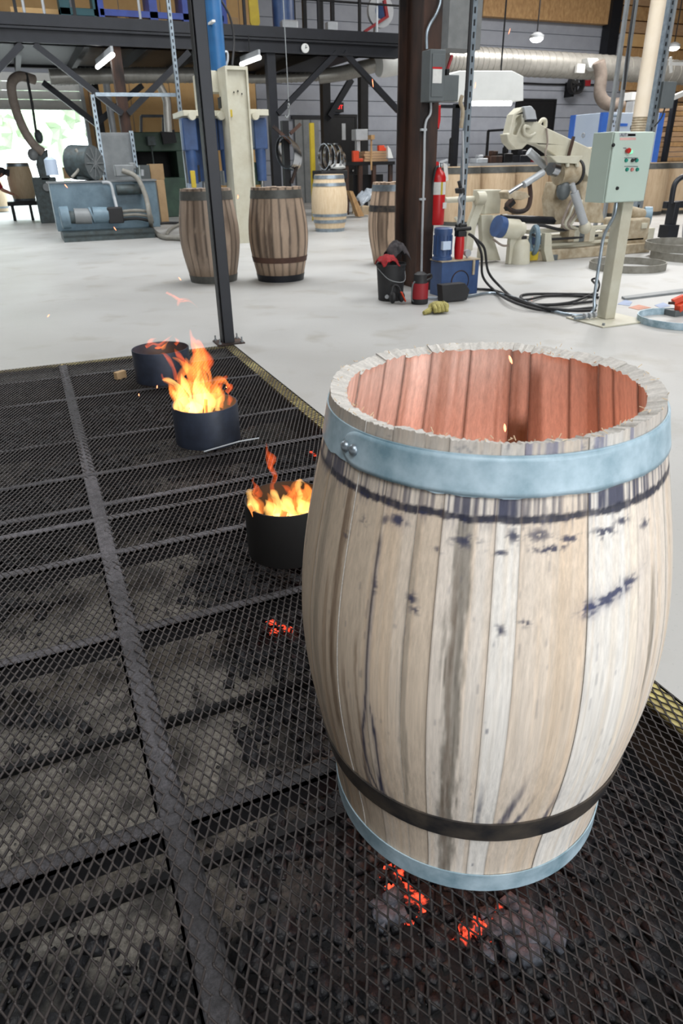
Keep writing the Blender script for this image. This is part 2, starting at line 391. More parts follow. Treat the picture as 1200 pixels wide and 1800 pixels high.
dk = np.clip(sstep(.36, .60, coalness(gx, gy))+.75*sstep(.52, .66, fbm(gx*13, gy*13, 44, 4)), 0, 1); hz = PZ+.035*fbm(gx*5, gy*5, 3)+.02*fbm(gx*22, gy*22, 8)-.02
ca = np.array(lin((142, 137, 129))); cb = np.array(lin((36, 36, 38)))
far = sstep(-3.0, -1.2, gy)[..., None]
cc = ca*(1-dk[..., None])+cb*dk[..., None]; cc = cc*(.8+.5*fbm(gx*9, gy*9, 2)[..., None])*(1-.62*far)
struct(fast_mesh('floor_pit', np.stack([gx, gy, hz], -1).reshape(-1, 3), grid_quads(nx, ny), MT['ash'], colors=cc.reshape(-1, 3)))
# charcoal lumps
def lumps(n, acc, zf, smin, smax, flat=.7, pts=None):
    V = []; Q = []
    oct_ = np.array([(-1,-1,-1),(1,-1,-1),(1,1,-1),(-1,1,-1),(-1,-1,1),(1,-1,1),(1,1,1),(-1,1,1)], float)
    fq = np.array([(0,3,2,1),(4,5,6,7),(0,1,5,4),(1,2,6,5),(2,3,7,6),(3,0,4,7)]); k = 0; tr = 0
    while k < n and tr < 60000:
        tr += 1
        x = RNG.uniform(PX0+.05, PX1-.04); y = RNG.uniform(PY0+.3, PY1-.05)
        if pts is not None: x, y = pts[k]
        elif not acc(x, y): continue
        s = smin+(smax-smin)*RNG.random()**2.5; a = RNG.uniform(0, 6.28)
        p = oct_*np.array([1, RNG.uniform(.5, 1), RNG.uniform(.35, flat)])*s*.5*(1+RNG.uniform(-.35, .35, (8, 3)))
        p = np.stack([p[:, 0]*math.cos(a)-p[:, 1]*math.sin(a), p[:, 0]*math.sin(a)+p[:, 1]*math.cos(a), p[:, 2]+p[:, 0]*RNG.uniform(-.4, .4)], 1)
        V.append(p+np.array([x, y, zf(x, y)+s*.25])); Q.append(fq+8*k); k += 1
    return np.concatenate(V), np.concatenate(Q)
def bedz(x, y): return float(PZ+.035*fbm(x*5, y*5, 3)+.02*fbm(x*22, y*22, 8)-.02)
MT['charcoal'] = mat('charcoal', (24, 24, 27), .5, 0, (50, 51, 56), 40, contrast=.4, bump=.4, bscale=90)
MT['cinder'] = mat('grey_cinders', (96, 94, 92), .8, 0, (34, 34, 36), 24, contrast=.35)
MT['coal_ashy'] = mat('ash_covered_coals', (132, 138, 150), .8, 0, (54, 56, 62), 45, contrast=.5, bump=.4, bscale=90)
V, Q = lumps(9000, lambda x, y: coalness(x, y) > .34+RNG.random()*.24, bedz, .012, .05)
V2, Q2 = lumps(11000, lambda x, y: RNG.random() < .25+1.2*float(sstep(.3, .6, coalness(x, y))), bedz, .005, .02, .9)
o = fast_mesh('cinders', V2, Q2, MT['cinder'], smooth=False); tag(o, 'grey cinders and chips strewn over the whole pit bed', 'cinders', kind='stuff')
o = fast_mesh('charcoal', V, Q, MT['charcoal'], smooth=False); tag(o, 'black charcoal lumps scattered over the ash bed of the fire pit', 'charcoal', kind='stuff')
c1_, c2_ = fl(915, 1640, -.25), fl(688, 1606, -.25)
V, Q = lumps(80, lambda x, y: math.hypot((x-c1_[0])/.12, (y-c1_[1])/.07) < RNG.random() or math.hypot((x-c2_[0])/.05, (y-c2_[1])/.06) < RNG.random()*.7, lambda x, y: bedz(x, y)+.025, .02, .05)
o = fast_mesh('ashy_coals', V, Q, MT['coal_ashy'], smooth=False); tag(o, 'grey ash-covered coals on the pit bed in front of the big barrel', 'coals', kind='stuff')
def ember_mat(name, strength):
    m = bpy.data.materials.new(name); m.use_nodes = True; nt = m.node_tree; N = nt.nodes; L = nt.links; p = N['Principled BSDF']
    tc = N.new('ShaderNodeTexCoord'); n = N.new('ShaderNodeTexNoise'); n.inputs['Scale'].default_value = 38; n.inputs['Detail'].default_value = 3
    L.new(tc.outputs['Object'], n.inputs['Vector']); r = N.new('ShaderNodeMapRange'); r.inputs['From Min'].default_value = .5; r.inputs['From Max'].default_value = .66; r.inputs['To Max'].default_value = strength
    L.new(n.outputs['Fac'], r.inputs['Value']); L.new(r.outputs[0], p.inputs['Emission Strength'])
    p.inputs['Emission Color'].default_value = (1, .075, .03, 1); p.inputs['Base Color'].default_value = (.05, .035, .035, 1); p.inputs['Roughness'].default_value = .9
    return m
MT['ember'] = ember_mat('glowing_embers', 2.3)
SEG = [(tuple(fl(a, b, -.25)[:2]), tuple(fl(c, d, -.25)[:2]), w) for a, b, c, d, w in ((676, 1534, 744, 1606, .012), (690, 1560, 730, 1600, .02), (800, 1654, 888, 1620, .011), (822, 1650, 860, 1640, .02), (476, 1122, 502, 1112, .014), (364, 886, 378, 880, .012), (424, 742, 438, 748, .014), (548, 806, 556, 792, .014), (470, 1105, 482, 1100, .006))]
EP = []
for (a, b, w) in SEG:
    L_ = math.hypot(a[0]-b[0], a[1]-b[1])
    for k in range(int(6+L_*420)):
        t = RNG.random(); EP.append((min(-.04, a[0]+(b[0]-a[0])*t+RNG.normal()*w*.7), a[1]+(b[1]-a[1])*t+RNG.normal()*w*.7))
V, Q = lumps(len(EP), None, lambda x, y: bedz(x, y)+.028, .006, .022, pts=EP)
o = fast_mesh('embers', V, Q, MT['ember'], smooth=False); tag(o, 'red glowing embers lying in the pit below the grate', 'embers', kind='stuff')

# ------------------------------------------------------------------ steel grate over the pit
grate = thing('steel_grate', 'dark sooty expanded-metal walking grate on steel bars over the fire pit', 'grate', (-1.1, -2.7, 0))
MT['mesh'] = mat('sooty_expanded_metal', (74, 68, 67), .5, .4, (46, 43, 43), 12, contrast=.4)
MT['mesh_bar'] = mat('sooty_steel_bar', (52, 51, 54), .6, .3, (38, 37, 40), 14, contrast=.4, bump=.15)
MT['edge'] = mat('worn_yellow_edge_paint', (204, 192, 126), .75, 0, (140, 122, 84), 9, contrast=.35, bump=.15)
def sag(x, y): return .004*(fbm(x*2.2, y*2.2, 21)-.5)*2
def mesh_panel(x0, x1, y0, y1, name):
    p, q = .0111, .0245; ni = int((x1-x0)/p); nj = int((y1-y0)/q)
    I, J = np.meshgrid(np.arange(ni+1), np.arange(nj+1), indexing='ij'); ok = ((I+J) % 2 == 0); I = I[ok]; J = J[ok]
    cx = x0+I*p; cy = y0+J*q; bl = .0026; hw = .0020; th = .0026
    # bonds
    n = len(cx); o_ = np.array([(-1,-1),(1,-1),(1,1),(-1,1)], float)
    V = np.zeros((n, 8, 3)); z = sag(cx, cy)
    for k in range(4):
        for b in range(2):
            V[:, b*4+k, 0] = cx+o_[k, 0]*.0023; V[:, b*4+k, 1] = cy+o_[k, 1]*(bl+.0012); V[:, b*4+k, 2] = z-th+b*(th+.0002)
    fq = np.array([(4,5,6,7),(0,1,5,4),(1,2,6,5),(2,3,7,6),(3,0,4,7)]); Q = (fq[None]+8*np.arange(n)[:, None, None]).reshape(-1, 4); Vs = [V.reshape(-1, 3)]; Qs = [Q]; base = n*8
    for s in (-1, 1):
        k_ = (J < nj) & (I+s >= 0) & (I+s <= ni); ax = cx[k_]; ay = cy[k_]+bl; bx = ax+s*p; by = cy[k_]+q-bl; m_ = len(ax)
        d = np.array([s*p, q-2*bl]); d /= np.hypot(*d); nn = np.array([-d[1], d[0]])*hw
        V = np.zeros((m_, 8, 3)); za = sag(ax, ay); zb = sag(bx, by); tl = .0011
        pts = [(ax-nn[0], ay-nn[1], za-tl), (bx-nn[0], by-nn[1], zb-tl), (bx+nn[0], by+nn[1], zb+tl), (ax+nn[0], ay+nn[1], za+tl)]
        for k in range(4):
            for b in range(2):
                V[:, b*4+k, 0] = pts[k][0]; V[:, b*4+k, 1] = pts[k][1]; V[:, b*4+k, 2] = pts[k][2]-th+b*th
        fq = np.array([(4,5,6,7),(3,2,1,0),(0,1,5,4),(2,3,7,6)])
        Vs.append(V.reshape(-1, 3)); Qs.append((fq[None]+8*np.arange(m_)[:, None, None]).reshape(-1, 4)+base); base += m_*8
    o = fast_mesh(name, np.concatenate(Vs), np.concatenate(Qs), MT['mesh'], grate, smooth=False); o['kind'] = 'stuff'; return o
mesh_panel(-1.236, -.002, -5.45, -.004, 'mesh_panel'); mesh_panel(-2.25, -1.25, -5.45, -.004, 'mesh_panel')
BARS = (-.37, -.90, -1.65, -2.13, -2.47, -2.60, -2.89, -3.39, -4.10, -4.85)
def ash_strip(x0, x1, y0, y1, z, seed, name='ash_crust'):
    nx_ = max(4, int((x1-x0)/.007)); ny_ = max(4, int((y1-y0)/.007))
    X, Y = np.meshgrid(np.linspace(x0, x1, nx_), np.linspace(y0, y1, ny_), indexing='ij')
    w = np.minimum(X-x0, x1-X) if (x1-x0) < (y1-y0) else np.minimum(Y-y0, y1-Y)
    h = fbm(X*55, Y*55, seed, 3); lo = fbm(X*7, Y*7, seed+3, 3)
    Z = z+.0035+.0055*(h-.45)+.004*(lo-.5)-np.where(w < .008, (.008-w)*(.9+h), 0)
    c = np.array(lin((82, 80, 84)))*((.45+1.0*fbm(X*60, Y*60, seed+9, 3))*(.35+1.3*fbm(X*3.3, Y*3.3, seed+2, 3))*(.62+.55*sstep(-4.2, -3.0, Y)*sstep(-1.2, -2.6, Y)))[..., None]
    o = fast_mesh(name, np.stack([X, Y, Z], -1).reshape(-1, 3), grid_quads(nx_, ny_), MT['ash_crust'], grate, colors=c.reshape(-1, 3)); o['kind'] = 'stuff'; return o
MT['ash_crust'] = vc_mat('ash_crust', .75, 160, .4, 1.7, .8)
for i, y in enumerate(BARS):
    t = .045
    m = MB().box(PX0, y-t/2, -.011, PX1, y+t/2, -.0045).box(PX0, y-t/2, -.062, PX1, y-t/2+.006, -.0045)
    m.build('crossbar', MT['mesh_bar'], grate, smooth=False)
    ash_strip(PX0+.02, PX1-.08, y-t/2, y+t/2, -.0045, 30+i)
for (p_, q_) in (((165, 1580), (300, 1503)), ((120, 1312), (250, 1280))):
    a_ = fl(*p_, -.2); m = MB().box(PX0+.02, a_[1]-.011, -.235, PX1-.02, a_[1]+.011, -.21); m.build('lower_strip', MT['steel_black'], grate, smooth=False)  # thin black strips low in the pit, laid along two dark bands
m = MB().box(-1.275, PY0, -.0108, -1.21, PY1, -.0048).box(-1.275, PY0, -.075, -1.269, PY1, -.0048)
m.build('center_beam', MT['mesh_bar'], grate, smooth=False)
ash_strip(-1.275, -1.21, PY0+.3, PY1-.05, -.0045, 60)
MB().box(PX1-.075, PY0, -.0105, PX1, PY1, -.0042).box(PX1-.006, PY0, -.09, PX1, PY1, -.0042).build('edge_angle', MT['edge'], grate, smooth=False)['label'] = 'worn yellow painted edge angle'
MB().box(PX0, PY1-.05, -.0108, PX1-.08, PY1, -.0046).build('edge_angle', MT['edge'], grate, smooth=False)
MB().box(PX0, PY0, -.0108, PX0+.05, PY1-.05, -.0046).build('edge_angle', MT['mesh_bar'], grate, smooth=False)

# ------------------------------------------------------------------ barrels
def lag(t, p):
    X = (0, .25, .5, .75, 1.); o = 0
    for i in range(5):
        l = 1.
        for j in range(5):
            if i != j: l = l*(t-X[j])/(X[i]-X[j])
        o = o+p[i]*l
    return o
class Shape:
    def __init__(s, x, y, H, prof, ta=0, tb=0): s.x, s.y, s.H, s.prof, s.ta, s.tb = x, y, H, prof, ta, tb
    def pos(s, t, th, off=0., z0=0.):
        R = lag(t, s.prof)+off; lx = R*np.cos(th); ly = R*np.sin(th)
        return np.stack([s.x+lx+s.ta*t*s.H, s.y+ly+s.tb*t*s.H, t*s.H-(s.ta*lx+s.tb*ly)*t+z0], -1)
def stave_mesh(S, a0, a1, na, nz, thick, colfun, gap, name, m, parent, dr=0., dz=0., chime=.008):
    th = np.radians(np.linspace(a0+gap, a1-gap, na)); tz = np.linspace(0, 1, nz)
    T, A = np.meshgrid(tz, th, indexing='ij'); n = nz*na; nzi = min(nz, 70); Ti, Ai = np.meshgrid(np.linspace(0, 1, nzi), th, indexing='ij')
    rag = 0 if dz == 0 else (RNG.random(na)-.5)*.003; ragi = rag-chime+(RNG.random(na)-.5)*(.004 if dz else 0)
    Po = S.pos(T, A, dr); Po[..., 2] += (dz+rag)*sstep(.985, 1, T)
    Pi = S.pos(Ti, Ai, dr-thick); Pi[..., 2] += (dz+ragi)*sstep(.985, 1, Ti)
    Pe = S.pos(T, A, dr-thick); Pe[..., 2] += (dz+ragi)*sstep(.985, 1, T)
    co = colfun(T, np.degrees(A), False, a0, a1); ci = colfun(Ti, np.degrees(Ai), True, a0, a1)
    Vs = [Po.reshape(-1, 3), Pi.reshape(-1, 3)]; Cs = [co.reshape(-1, 3), ci.reshape(-1, 3)]
    Q = [grid_quads(nz, na), grid_quads(nzi, na, n)[:, ::-1]]; base = n+nzi*na
    for ia, ib in ((Po[-1], Pe[-1]), (Pe[0], Po[0]), (Po[:, 0], Pe[:, 0]), (Pe[:, -1], Po[:, -1])):
        nn = len(ia); Vs += [ia, ib]; Cs.append(RIMC[None]*(.8+.35*RNG.random((2*nn, 1)))); k = np.arange(nn-1)
        Q.append(np.stack([base+k, base+k+1, base+nn+k+1, base+nn+k], 1)); base += 2*nn
    return fast_mesh(name, np.concatenate(Vs), np.concatenate(Q), m, parent, colors=np.concatenate(Cs))
def hoop_mesh(S, t0, t1, thick, name, m, parent, wob=0., n=96, tilt=(0, 0), off=.0006):
    A = np.linspace(0, 2*PI, n, endpoint=False); dt = (tilt[0]*np.cos(A)+tilt[1]*np.sin(A))
    k = 7; rows = []
    for i in range(k): rows.append((t0+(t1-t0)*i/(k-1), thick+off))
    for i in reversed(range(k)): rows.append((t0+(t1-t0)*i/(k-1), off))
    V = []
    for i, (t, o_) in enumerate(rows):
        tt = t+dt
        if wob and i in (0, k*2-1): tt = tt+wob*(fbm(np.cos(A)*9, np.sin(A)*9, 4)-.5)
        V.append(S.pos(tt, A, o_))
    V = np.array(V); mrow = len(rows); Q = []
    for i in range(mrow):
        j = (i+1) % mrow; a = np.arange(n); b = (a+1) % n
        Q.append(np.stack([i*n+a, i*n+b, j*n+b, j*n+a], 1))
    return fast_mesh(name, V.reshape(-1, 3), np.concatenate(Q), m, parent)

# --- the big open barrel
RIMC = np.array(lin((196, 192, 186)))
BS = Shape(-.6221, -4.2406, .9, (.2797, .3069, .3328, .3102, .263), -.018, -.0042)
barrel = thing('oak_barrel', 'large open-topped oak barrel with zinc hoop and blue-black stains, standing on the steel grate', 'barrel', (BS.x, BS.y, 0))
pale = np.array(lin((230, 218, 206))); white = np.array(lin((236, 230, 223))); tan = np.array(lin((214, 194, 172))); grey = np.array(lin((140, 132, 121))); navy = np.array(lin((36, 42, 72))); brown = np.array(lin((132, 104, 80)))
SEAMS = [4, 19, 37.5, 46, 65, 84, 98, 110, 130, 147, 163, 178, 194, 205.6, 216.5, 224, 238.4, 245, 264, 282, 299, 317, 336, 355]
BASE = {178: (tan*.78+grey*.2), 194: tan*.8+grey*.1+pale*.1, 205.6: tan*.5+pale*.48, 216.5: tan*.78+pale*.18, 224: pale*.98, 238.4: white, 245: pale*.5+tan*.5, 264: white*.97, 282: pale*.95, 299: pale*.85, 163: tan*.7+grey*.25}
def mixc(c, k, w): return c*(1-w[..., None])+k*w[..., None]
def big_col(T, D, inner, a0, a1):
    base = BASE.get(a0 if a0 in BASE else None, tan*.6+pale*.4); sd = int(a0*7) % 97
    x = D; z = T*.9
    if inner:
        c = np.zeros(T.shape+(3,))+np.array(lin((228, 208, 196)))*(.82+.3*random.Random(sd).random())
        c = c*(.72+.5*fbm(x*.55, z*2.2, sd))[..., None]
        w = sstep(.5, .72, fbm(x*.22+sd, z*1.2, sd+5)); c = mixc(c, np.array(lin((150, 116, 96))), w*.6)
        if a0 in (37.5,): c = mixc(c, np.array(lin((104, 84, 70))), .75*sstep(.86, .8, T)+.35)
        if a0 in (19,): c = mixc(c, np.array(lin((110, 80, 62))), .8*sstep(31, 33, D)*sstep(.99, .93, T))
        e = np.minimum(np.abs(D-a0), np.abs(a1-D)); c = mixc(c, np.array(lin((70, 44, 34))), .7*sstep(.6, .15, e))
        return c
    c = np.zeros(T.shape+(3,))+base
    # growth-ring streaks run along the stave
    s1 = fbm(x*.9, z*1.1, sd, 4); s2 = fbm(x*2.6, z*2.0, sd+3, 3)
    c = c*(.86+.18*s1+.11*s2)[..., None]
    warm = sstep(.45, .75, fbm(x*.35, z*.8, 77)); c = mixc(c, c*np.array([1.02, .93, .82]), warm*.8)
    rag = (fbm(x*1.2, z*16, 12, 4)-.5); wig = (fbm(0*x+1, z*5, 31)-.5)
    def stripe(th0, w, t0, t1, k, amt, rough=1.6, wob=0.):
        nonlocal c
        d = np.abs(x-th0-wig*wob+rag*rough); a = sstep(w, w*.45, d)*sstep(t0-.05, t0+.03, T)*sstep(t1+.05, t1-.03, T)*(.45+.8*fbm(x*2.2, z*10, 41, 4))
        c = mixc(c, k, np.clip(a*amt, 0, .95))
    stripe(230.2, 3.4, -.1, .9, grey*.78, .95, 4.0, 3); stripe(229.4, 1.2, -.1, .8, brown*.7, .4, 3, 3)
    stripe(191.5, 1.9, .38, .9, brown*.7, .85, 1.6, 2); stripe(187, 1.5, .2, .7, brown, .5, 1.5, 2); stripe(201.5, .8, .2, .62, brown*.9, .7, 1, 4)
    stripe(181.5, 2.5, .0, .9, grey*.8, .55, 2, 2); stripe(217.3, 1.1, .2, .86, grey*.85, .6, 1.5, 2); stripe(196.2, .9, .1, .55, brown*.8, .5, 1.4, 4)
    stripe(289.5, 1.2, .5, .74, grey*.6, .8, 1.6, 2); stripe(290.5, .7, .35, .74, grey*.5, .5, 2, 2)
    stripe(258, 4, .05, .78, tan*.92, .55, 3, 3); stripe(249, 3, .3, .85, pale, .35, 3, 3); stripe(236, 2, 0, .9, white, .35, 2)
    # navy iron bleeding above the lower hoop
    for th0, w, top, sl in ((208.5, 1.6, .36, 14), (211.5, 1.3, .31, 10), (247.6, 1.9, .42, -16), (252, 1.2, .36, -22), (262.2, 1.4, .37, -10), (240.2, .9, .4, 0), (243, .7, .3, 0), (203, 1.1, .35, 12), (275, 1.2, .33, -14), (199, .8, .3, 16), (220.5, .9, .29, 4)):
        d = np.abs(x-(th0+(T-.24)*-sl*2.2)+rag*1.5); a = sstep(w, w*.2, d)*sstep(top, top-.12, T)*sstep(.19, .235, T)*(.25+1.1*fbm(x*3, z*7, int(th0)))
        c = mixc(c, navy*1.25, np.clip(a, 0, .85))
    # the long dark crack that forks low down
    for f0, (t0, t1, pth) in enumerate(((.44, .83, lambda t: 205.7-1.3*sstep(.55, .44, t)), (.235, .46, lambda t: 204.4-1.9*np.sin((t-.24)/.22*3.1)*.8+5.2*sstep(.3, .22, t)*.3), (.235, .5, lambda t: 206.8+1.4*np.sin((t-.235)/.26*3.14)-.0*t))):
        d = np.abs(x-pth(T)+rag*.7); wd = .42+.3*fbm(0*x, z*18, 5+f0)
        a = sstep(wd, wd*.3, d)*sstep(t0-.01, t0+.02, T)*sstep(t1+.01, t1-.02, T); c = mixc(c, navy*.7, a*.93)
        a = sstep(1.6, .3, d)*sstep(t0-.02, t0+.03, T)*sstep(t1+.02, t1-.05, T); c = mixc(c, navy*1.8, a*.3)
    # blue-black band and rust line where a hoop used to sit
    st = random.Random(sd+1).uniform(.45, 1.0)
    vs = fbm(x*1.9, z*4, sd+8, 4)
    if a0 in (216.5,): st = .35
    vb = .5*fbm(x*2.8, z*3, sd+8, 3)+.5*fbm(x*.35, z*2, 88, 3); a = sstep(.884, .893, T)*sstep(.94, .915, T)*np.clip((vb-.43+.1*(st-.7))*9, 0, 1)*(.55+.45*st); c = mixc(c, navy*1.15, np.clip(a, 0, .95)); c = mixc(c, white*.85, sstep(.884, .893, T)*sstep(.98, .92, T)*.35*(1-np.clip(a, 0, 1)))
    lw = .0045+.008*fbm(x*.5, 0*x, 9)+.003*(vs-.5); d = np.abs(T-.8855-(fbm(x*.16, 0*x, 3)-.5)*.006)
    a = sstep(lw, lw*.5, d)*(.7+.5*fbm(x*.8, 0*x, 14)); c = mixc(c, navy*.5, np.clip(a, 0, .96))
    a = sstep(.03, .0, .885-T)*(T < .886)*np.clip((fbm(x*2.3, z*3, sd+2)-.5)*3, 0, 1); c = mixc(c, navy*1.6, a*.75)
    # rub marks: patches of short level dashes
    g = fbm(x*.7, z*210, 11, 3)*.65+fbm(x*3, z*60, 55, 3)*.35
    for (th0, tc, wth, wt, amt, sl) in ((211, .862, 3.2, .011, 1.1, 0), (206.5, .855, 1.2, .01, .8, 0), (217.6, .74, 1.6, .012, 1, 0), (219, .722, 1.6, .008, .9, 0), (230.5, .85, 4.5, .012, .9, 0), (239.5, .836, 3, .006, 1.1, 0), (243, .862, 2.2, .012, 1, 0), (250, .862, 4, .012, .9, 0), (253, .84, 5.5, .007, 1.3, 0), (258.5, .852, 3, .008, 1.2, 0), (269, .852, 4.5, .011, 1.2, 0), (276, .862, 3, .007, 1.1, 0), (273, .748, 9, .012, 1.5, .0016), (264.5, .735, 2.4, .016, 1.2, 0), (247.5, .722, 2.5, .007, 1, 0), (241, .71, 1.5, .012, 1, 0), (223.5, .83, 1.5, .006, .8, 0), (286, .84, 3, .01, .9, 0), (199, .84, 2, .01, .7, 0), (193, .80, 2, .01, .6, 0), (206.2, .74, 1, .02, .8, 0)):
        m_ = np.exp(-((x-th0)/wth)**2-((T-tc-sl*(x-th0))/wt)**2); a = np.clip((g-.60+.30*m_)*7, 0, 1)*m_*amt; c = mixc(c, navy*1.15, np.clip(a, 0, .92))
    for (th0, tc, wth, wt, amt, sl) in ((273, .745, 9, .016, .42, .0016), (211, .86, 3, .014, .2, 0), (265, .735, 2.4, .02, .35, 0)):
        c = mixc(c, navy*2.6, np.exp(-((x-th0)/wth)**2-((T-tc-sl*(x-th0))/wt)**2)*amt)
    a = np.clip((fbm(x*.5, z*170, 71, 3)-.56)*6, 0, 1)*np.exp(-((T-.987)/.007)**2)*sstep(.45, .6, fbm(x*.25, 0*x, 6)); c = mixc(c, navy*1.4, np.clip(a, 0, .85))
    # weathered grey rim above the hoop
    a = sstep(.972, .98, T)*(.35+.5*fbm(x*.8, z*6, sd)); c = mixc(c, np.array(lin((168, 164, 160))), np.clip(a, 0, .8))
    if a0 in (245, 264): c = mixc(c, navy*3.2, sstep(.975, .98, T)*sstep(.5, .62, fbm(x*.35, 0*x, sd))*.6)
    e = np.minimum(np.abs(D-a0), np.abs(a1-D)); c = mixc(c, np.array(lin((110, 90, 76))), .5*sstep(.2, .05, e)*(.2+.9*fbm(0*x, z*3, sd+20)))
    # a few dark flecks
    fk = fbm(x*1.6, z*26, sd+50, 2); c = mixc(c, navy*1.4, sstep(.82, .9, fk)*(.7 if a0 in (238.4,) else .3))
    return np.clip(c, .004, .9)
for i, a in enumerate(SEAMS):
    b = SEAMS[(i+1) % len(SEAMS)]; b = b if b > a else b+360
    front = 170 <= a <= 310
    stave_mesh(BS, a, b, max(5, int((b-a)/(.55 if front else 1.2))), 380 if front else 90, .027, big_col, .05, 'stave', MT['wood_vc'], barrel, dr=random.uniform(-.0012, .0008), dz=random.uniform(-.0025, .0035) or .001)
hoop = hoop_mesh(BS, .918, .979, .0022, 'zinc_hoop', MT['galv_hoop'], barrel, wob=.012, tilt=(0, -.0035)); hoop['label'] = 'wide blue-grey zinc hoop with two rivets'
# lap of the top hoop and its rivets
ang = np.radians(np.linspace(184, 345, 90)); lt = []
m = MB(); rows = 9
for i, a in enumerate(ang):
    q = min(1, (i/5.)); wv = math.sqrt(max(0, 1-(1-q)**2)); mid = .9475; hw_ = .0295*max(.12, wv)
    wb = (.0035*(float(fbm(i*.35, 1, 4))-.5) if i > 6 else 0)
    for k in range(rows): m.v.append(tuple(BS.pos(mid-hw_+2*hw_*k/(rows-1)-.0035*math.sin(a)+wb*(k == 0), a, .0042)))
for i in range(len(ang)-1):
    for k in range(rows-1): m.f.append((i*rows+k, (i+1)*rows+k, (i+1)*rows+k+1, i*rows+k+1))
lap = m.build('hoop_lap', MT['galv_hoop'], barrel); so = lap.modifiers.new('thickness', 'SOLIDIFY'); so.thickness = .002
for a, t in ((186.5, .946), (191.0, .9475)):
    p = BS.pos(t, math.radians(a), .0045); d = Vector((math.cos(math.radians(a)), math.sin(math.radians(a)), 0))
    MB().lathe(p, [(.009, 0), (.009, .002), (.007, .0055), (.003, .0075), (.0001, .0075)], 14, d).build('rivet', MT['galv'], barrel)
hb = hoop_mesh(BS, .183, .243, .003, 'black_hoop', MT['hoop_black'], barrel, tilt=(.0, -.004)); hb['label'] = 'scuffed black iron hoop'
hoop_mesh(BS, .002, .053, .0024, 'zinc_hoop', MT['galv_hoop'], barrel)
# loose splinters on the rim
m = MB()
for k in range(120):
    a = random.uniform(0, 2*PI); rr = random.choice((-.027, -.026, -.012, 0)); p = Vector(BS.pos(1., a, rr)); p.z += .001-.008*(rr < -.02)
    d = Vector((random.uniform(-1, 1), random.uniform(-1, 1), random.uniform(0, .9))).normalized()*random.uniform(.003, .009)
    m.bar(p, p+d, .0009)
o = m.build('splinters', MT['oak'], barrel); o['kind'] = 'stuff'
# fire glow inside the barrel (it stands over the coals)
def flame_light(name, loc, power, col=(1, .36, .11), r=.06):
    l = bpy.data.lights.new(name, 'POINT'); l.energy = power; l.color = col; l.shadow_soft_size = r
    o = bpy.data.objects.new(name, l); COL.objects.link(o); o.location = loc; return o
flame_light('coal_glow', (BS.x, BS.y, .2), 4.6, (1, .35, .19), .12)

# --- smaller barrels on the floor
def stave_barrel(name, label, cx, cy, H, prof, hoops, seed, n=20, dark=1., tone=(196, 164, 132), z=0., hm='hoop_grey', group=None, na=5, nz=22):
    global RIMC
    t_ = thing(name, label, 'barrel', (cx, cy, z), group); S = Shape(cx, cy, H, prof); rd = random.Random(seed)
    ed = [0]
    for i in range(n): ed.append(ed[-1]+rd.uniform(.7, 1.35))
    ed = [e*360/ed[-1]+seed*13 for e in ed]; tn = np.array(lin(tone))
    def cf(T, D, inner, a0, a1):
        sd = int(a0*10) % 991+seed; r = random.Random(sd)
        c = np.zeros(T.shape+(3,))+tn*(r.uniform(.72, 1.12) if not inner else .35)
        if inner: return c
        c = c*(.75+.5*fbm(D*.6, T*3, sd))[..., None]
        e = np.minimum(D-a0, a1-D); up = .35+.65*r.random()
        w = sstep(3.2, .3, e+2.2*(fbm(D*.3, T*7, sd+3)-.5))*sstep(.0, .25, fbm(0*D+sd, T*3.5, 8)-.22)*up
        c = mixc(c, np.array(lin((46, 38, 34))), np.clip(w*dark, 0, .93))
        if r.random() < .4:
            w = sstep(.35, .7, fbm(D*.5, T*2.2, sd+9))*sstep(.15, .3, T); c = mixc(c, np.array(lin((86, 70, 58))), w*.7*dark)
        w = sstep(.2, .08, T)*.45; c = mixc(c, np.array(lin((104, 84, 64))), w)
        return c
    for i in range(n):
        old = RIMC; RIMC = tn*.75
        stave_mesh(S, ed[i], ed[i+1], na, nz, .026, cf, .12, 'stave', MT['wood_vc_far'], t_, dr=rd.uniform(-.002, .001), dz=rd.uniform(-.004, .004)); RIMC = old
    for (t0, t1, m_) in hoops: hoop_mesh(S, t0, t1, .004, 'hoop', MT[m_], t_, n=48)
    if z:
        for ch in t_.children: ch.location.z += 0
    return t_
PF = (.268, .318, .345, .322, .285)
def base_at(px, py, r):
    p = fl(px, py); d = (p-CAM)[:2]; d /= np.hypot(*d); return p[0]+d[0]*r, p[1]+d[1]*r
SB = 1.03
ax_, ay_ = base_at(377, 499, .27)
stave_barrel('oak_barrel', 'weathered grey-brown barrel with dull hoops standing behind the dark steel post', ax_, ay_, 1.0, PF, ((.0, .08, 'hoop_grey'), (.885, .975, 'hoop_grey')), 1, dark=1.0, tone=(164, 145, 128))
bx_, by_ = base_at(494, 497, .27)
stave_barrel('oak_barrel', 'brown stained barrel with rusty lower hoop, right of the dark steel post', bx_, by_, 1.0, PF, ((.0, .075, 'steel_dark'), (.215, .275, 'hoop_rust'), (.89, .975, 'hoop_grey')), 2, dark=1.35, tone=(178, 155, 134))
qx_, qy_ = base_at(691, 468, .28)
stave_barrel('oak_barrel', 'streaked tan barrel with a black middle hoop, half hidden by the rusty column', qx_, qy_, 1.0, PF, ((.90, .975, 'galv'), (.66, .735, 'hoop_black')), 3, dark=1.2, tone=(198, 172, 148))
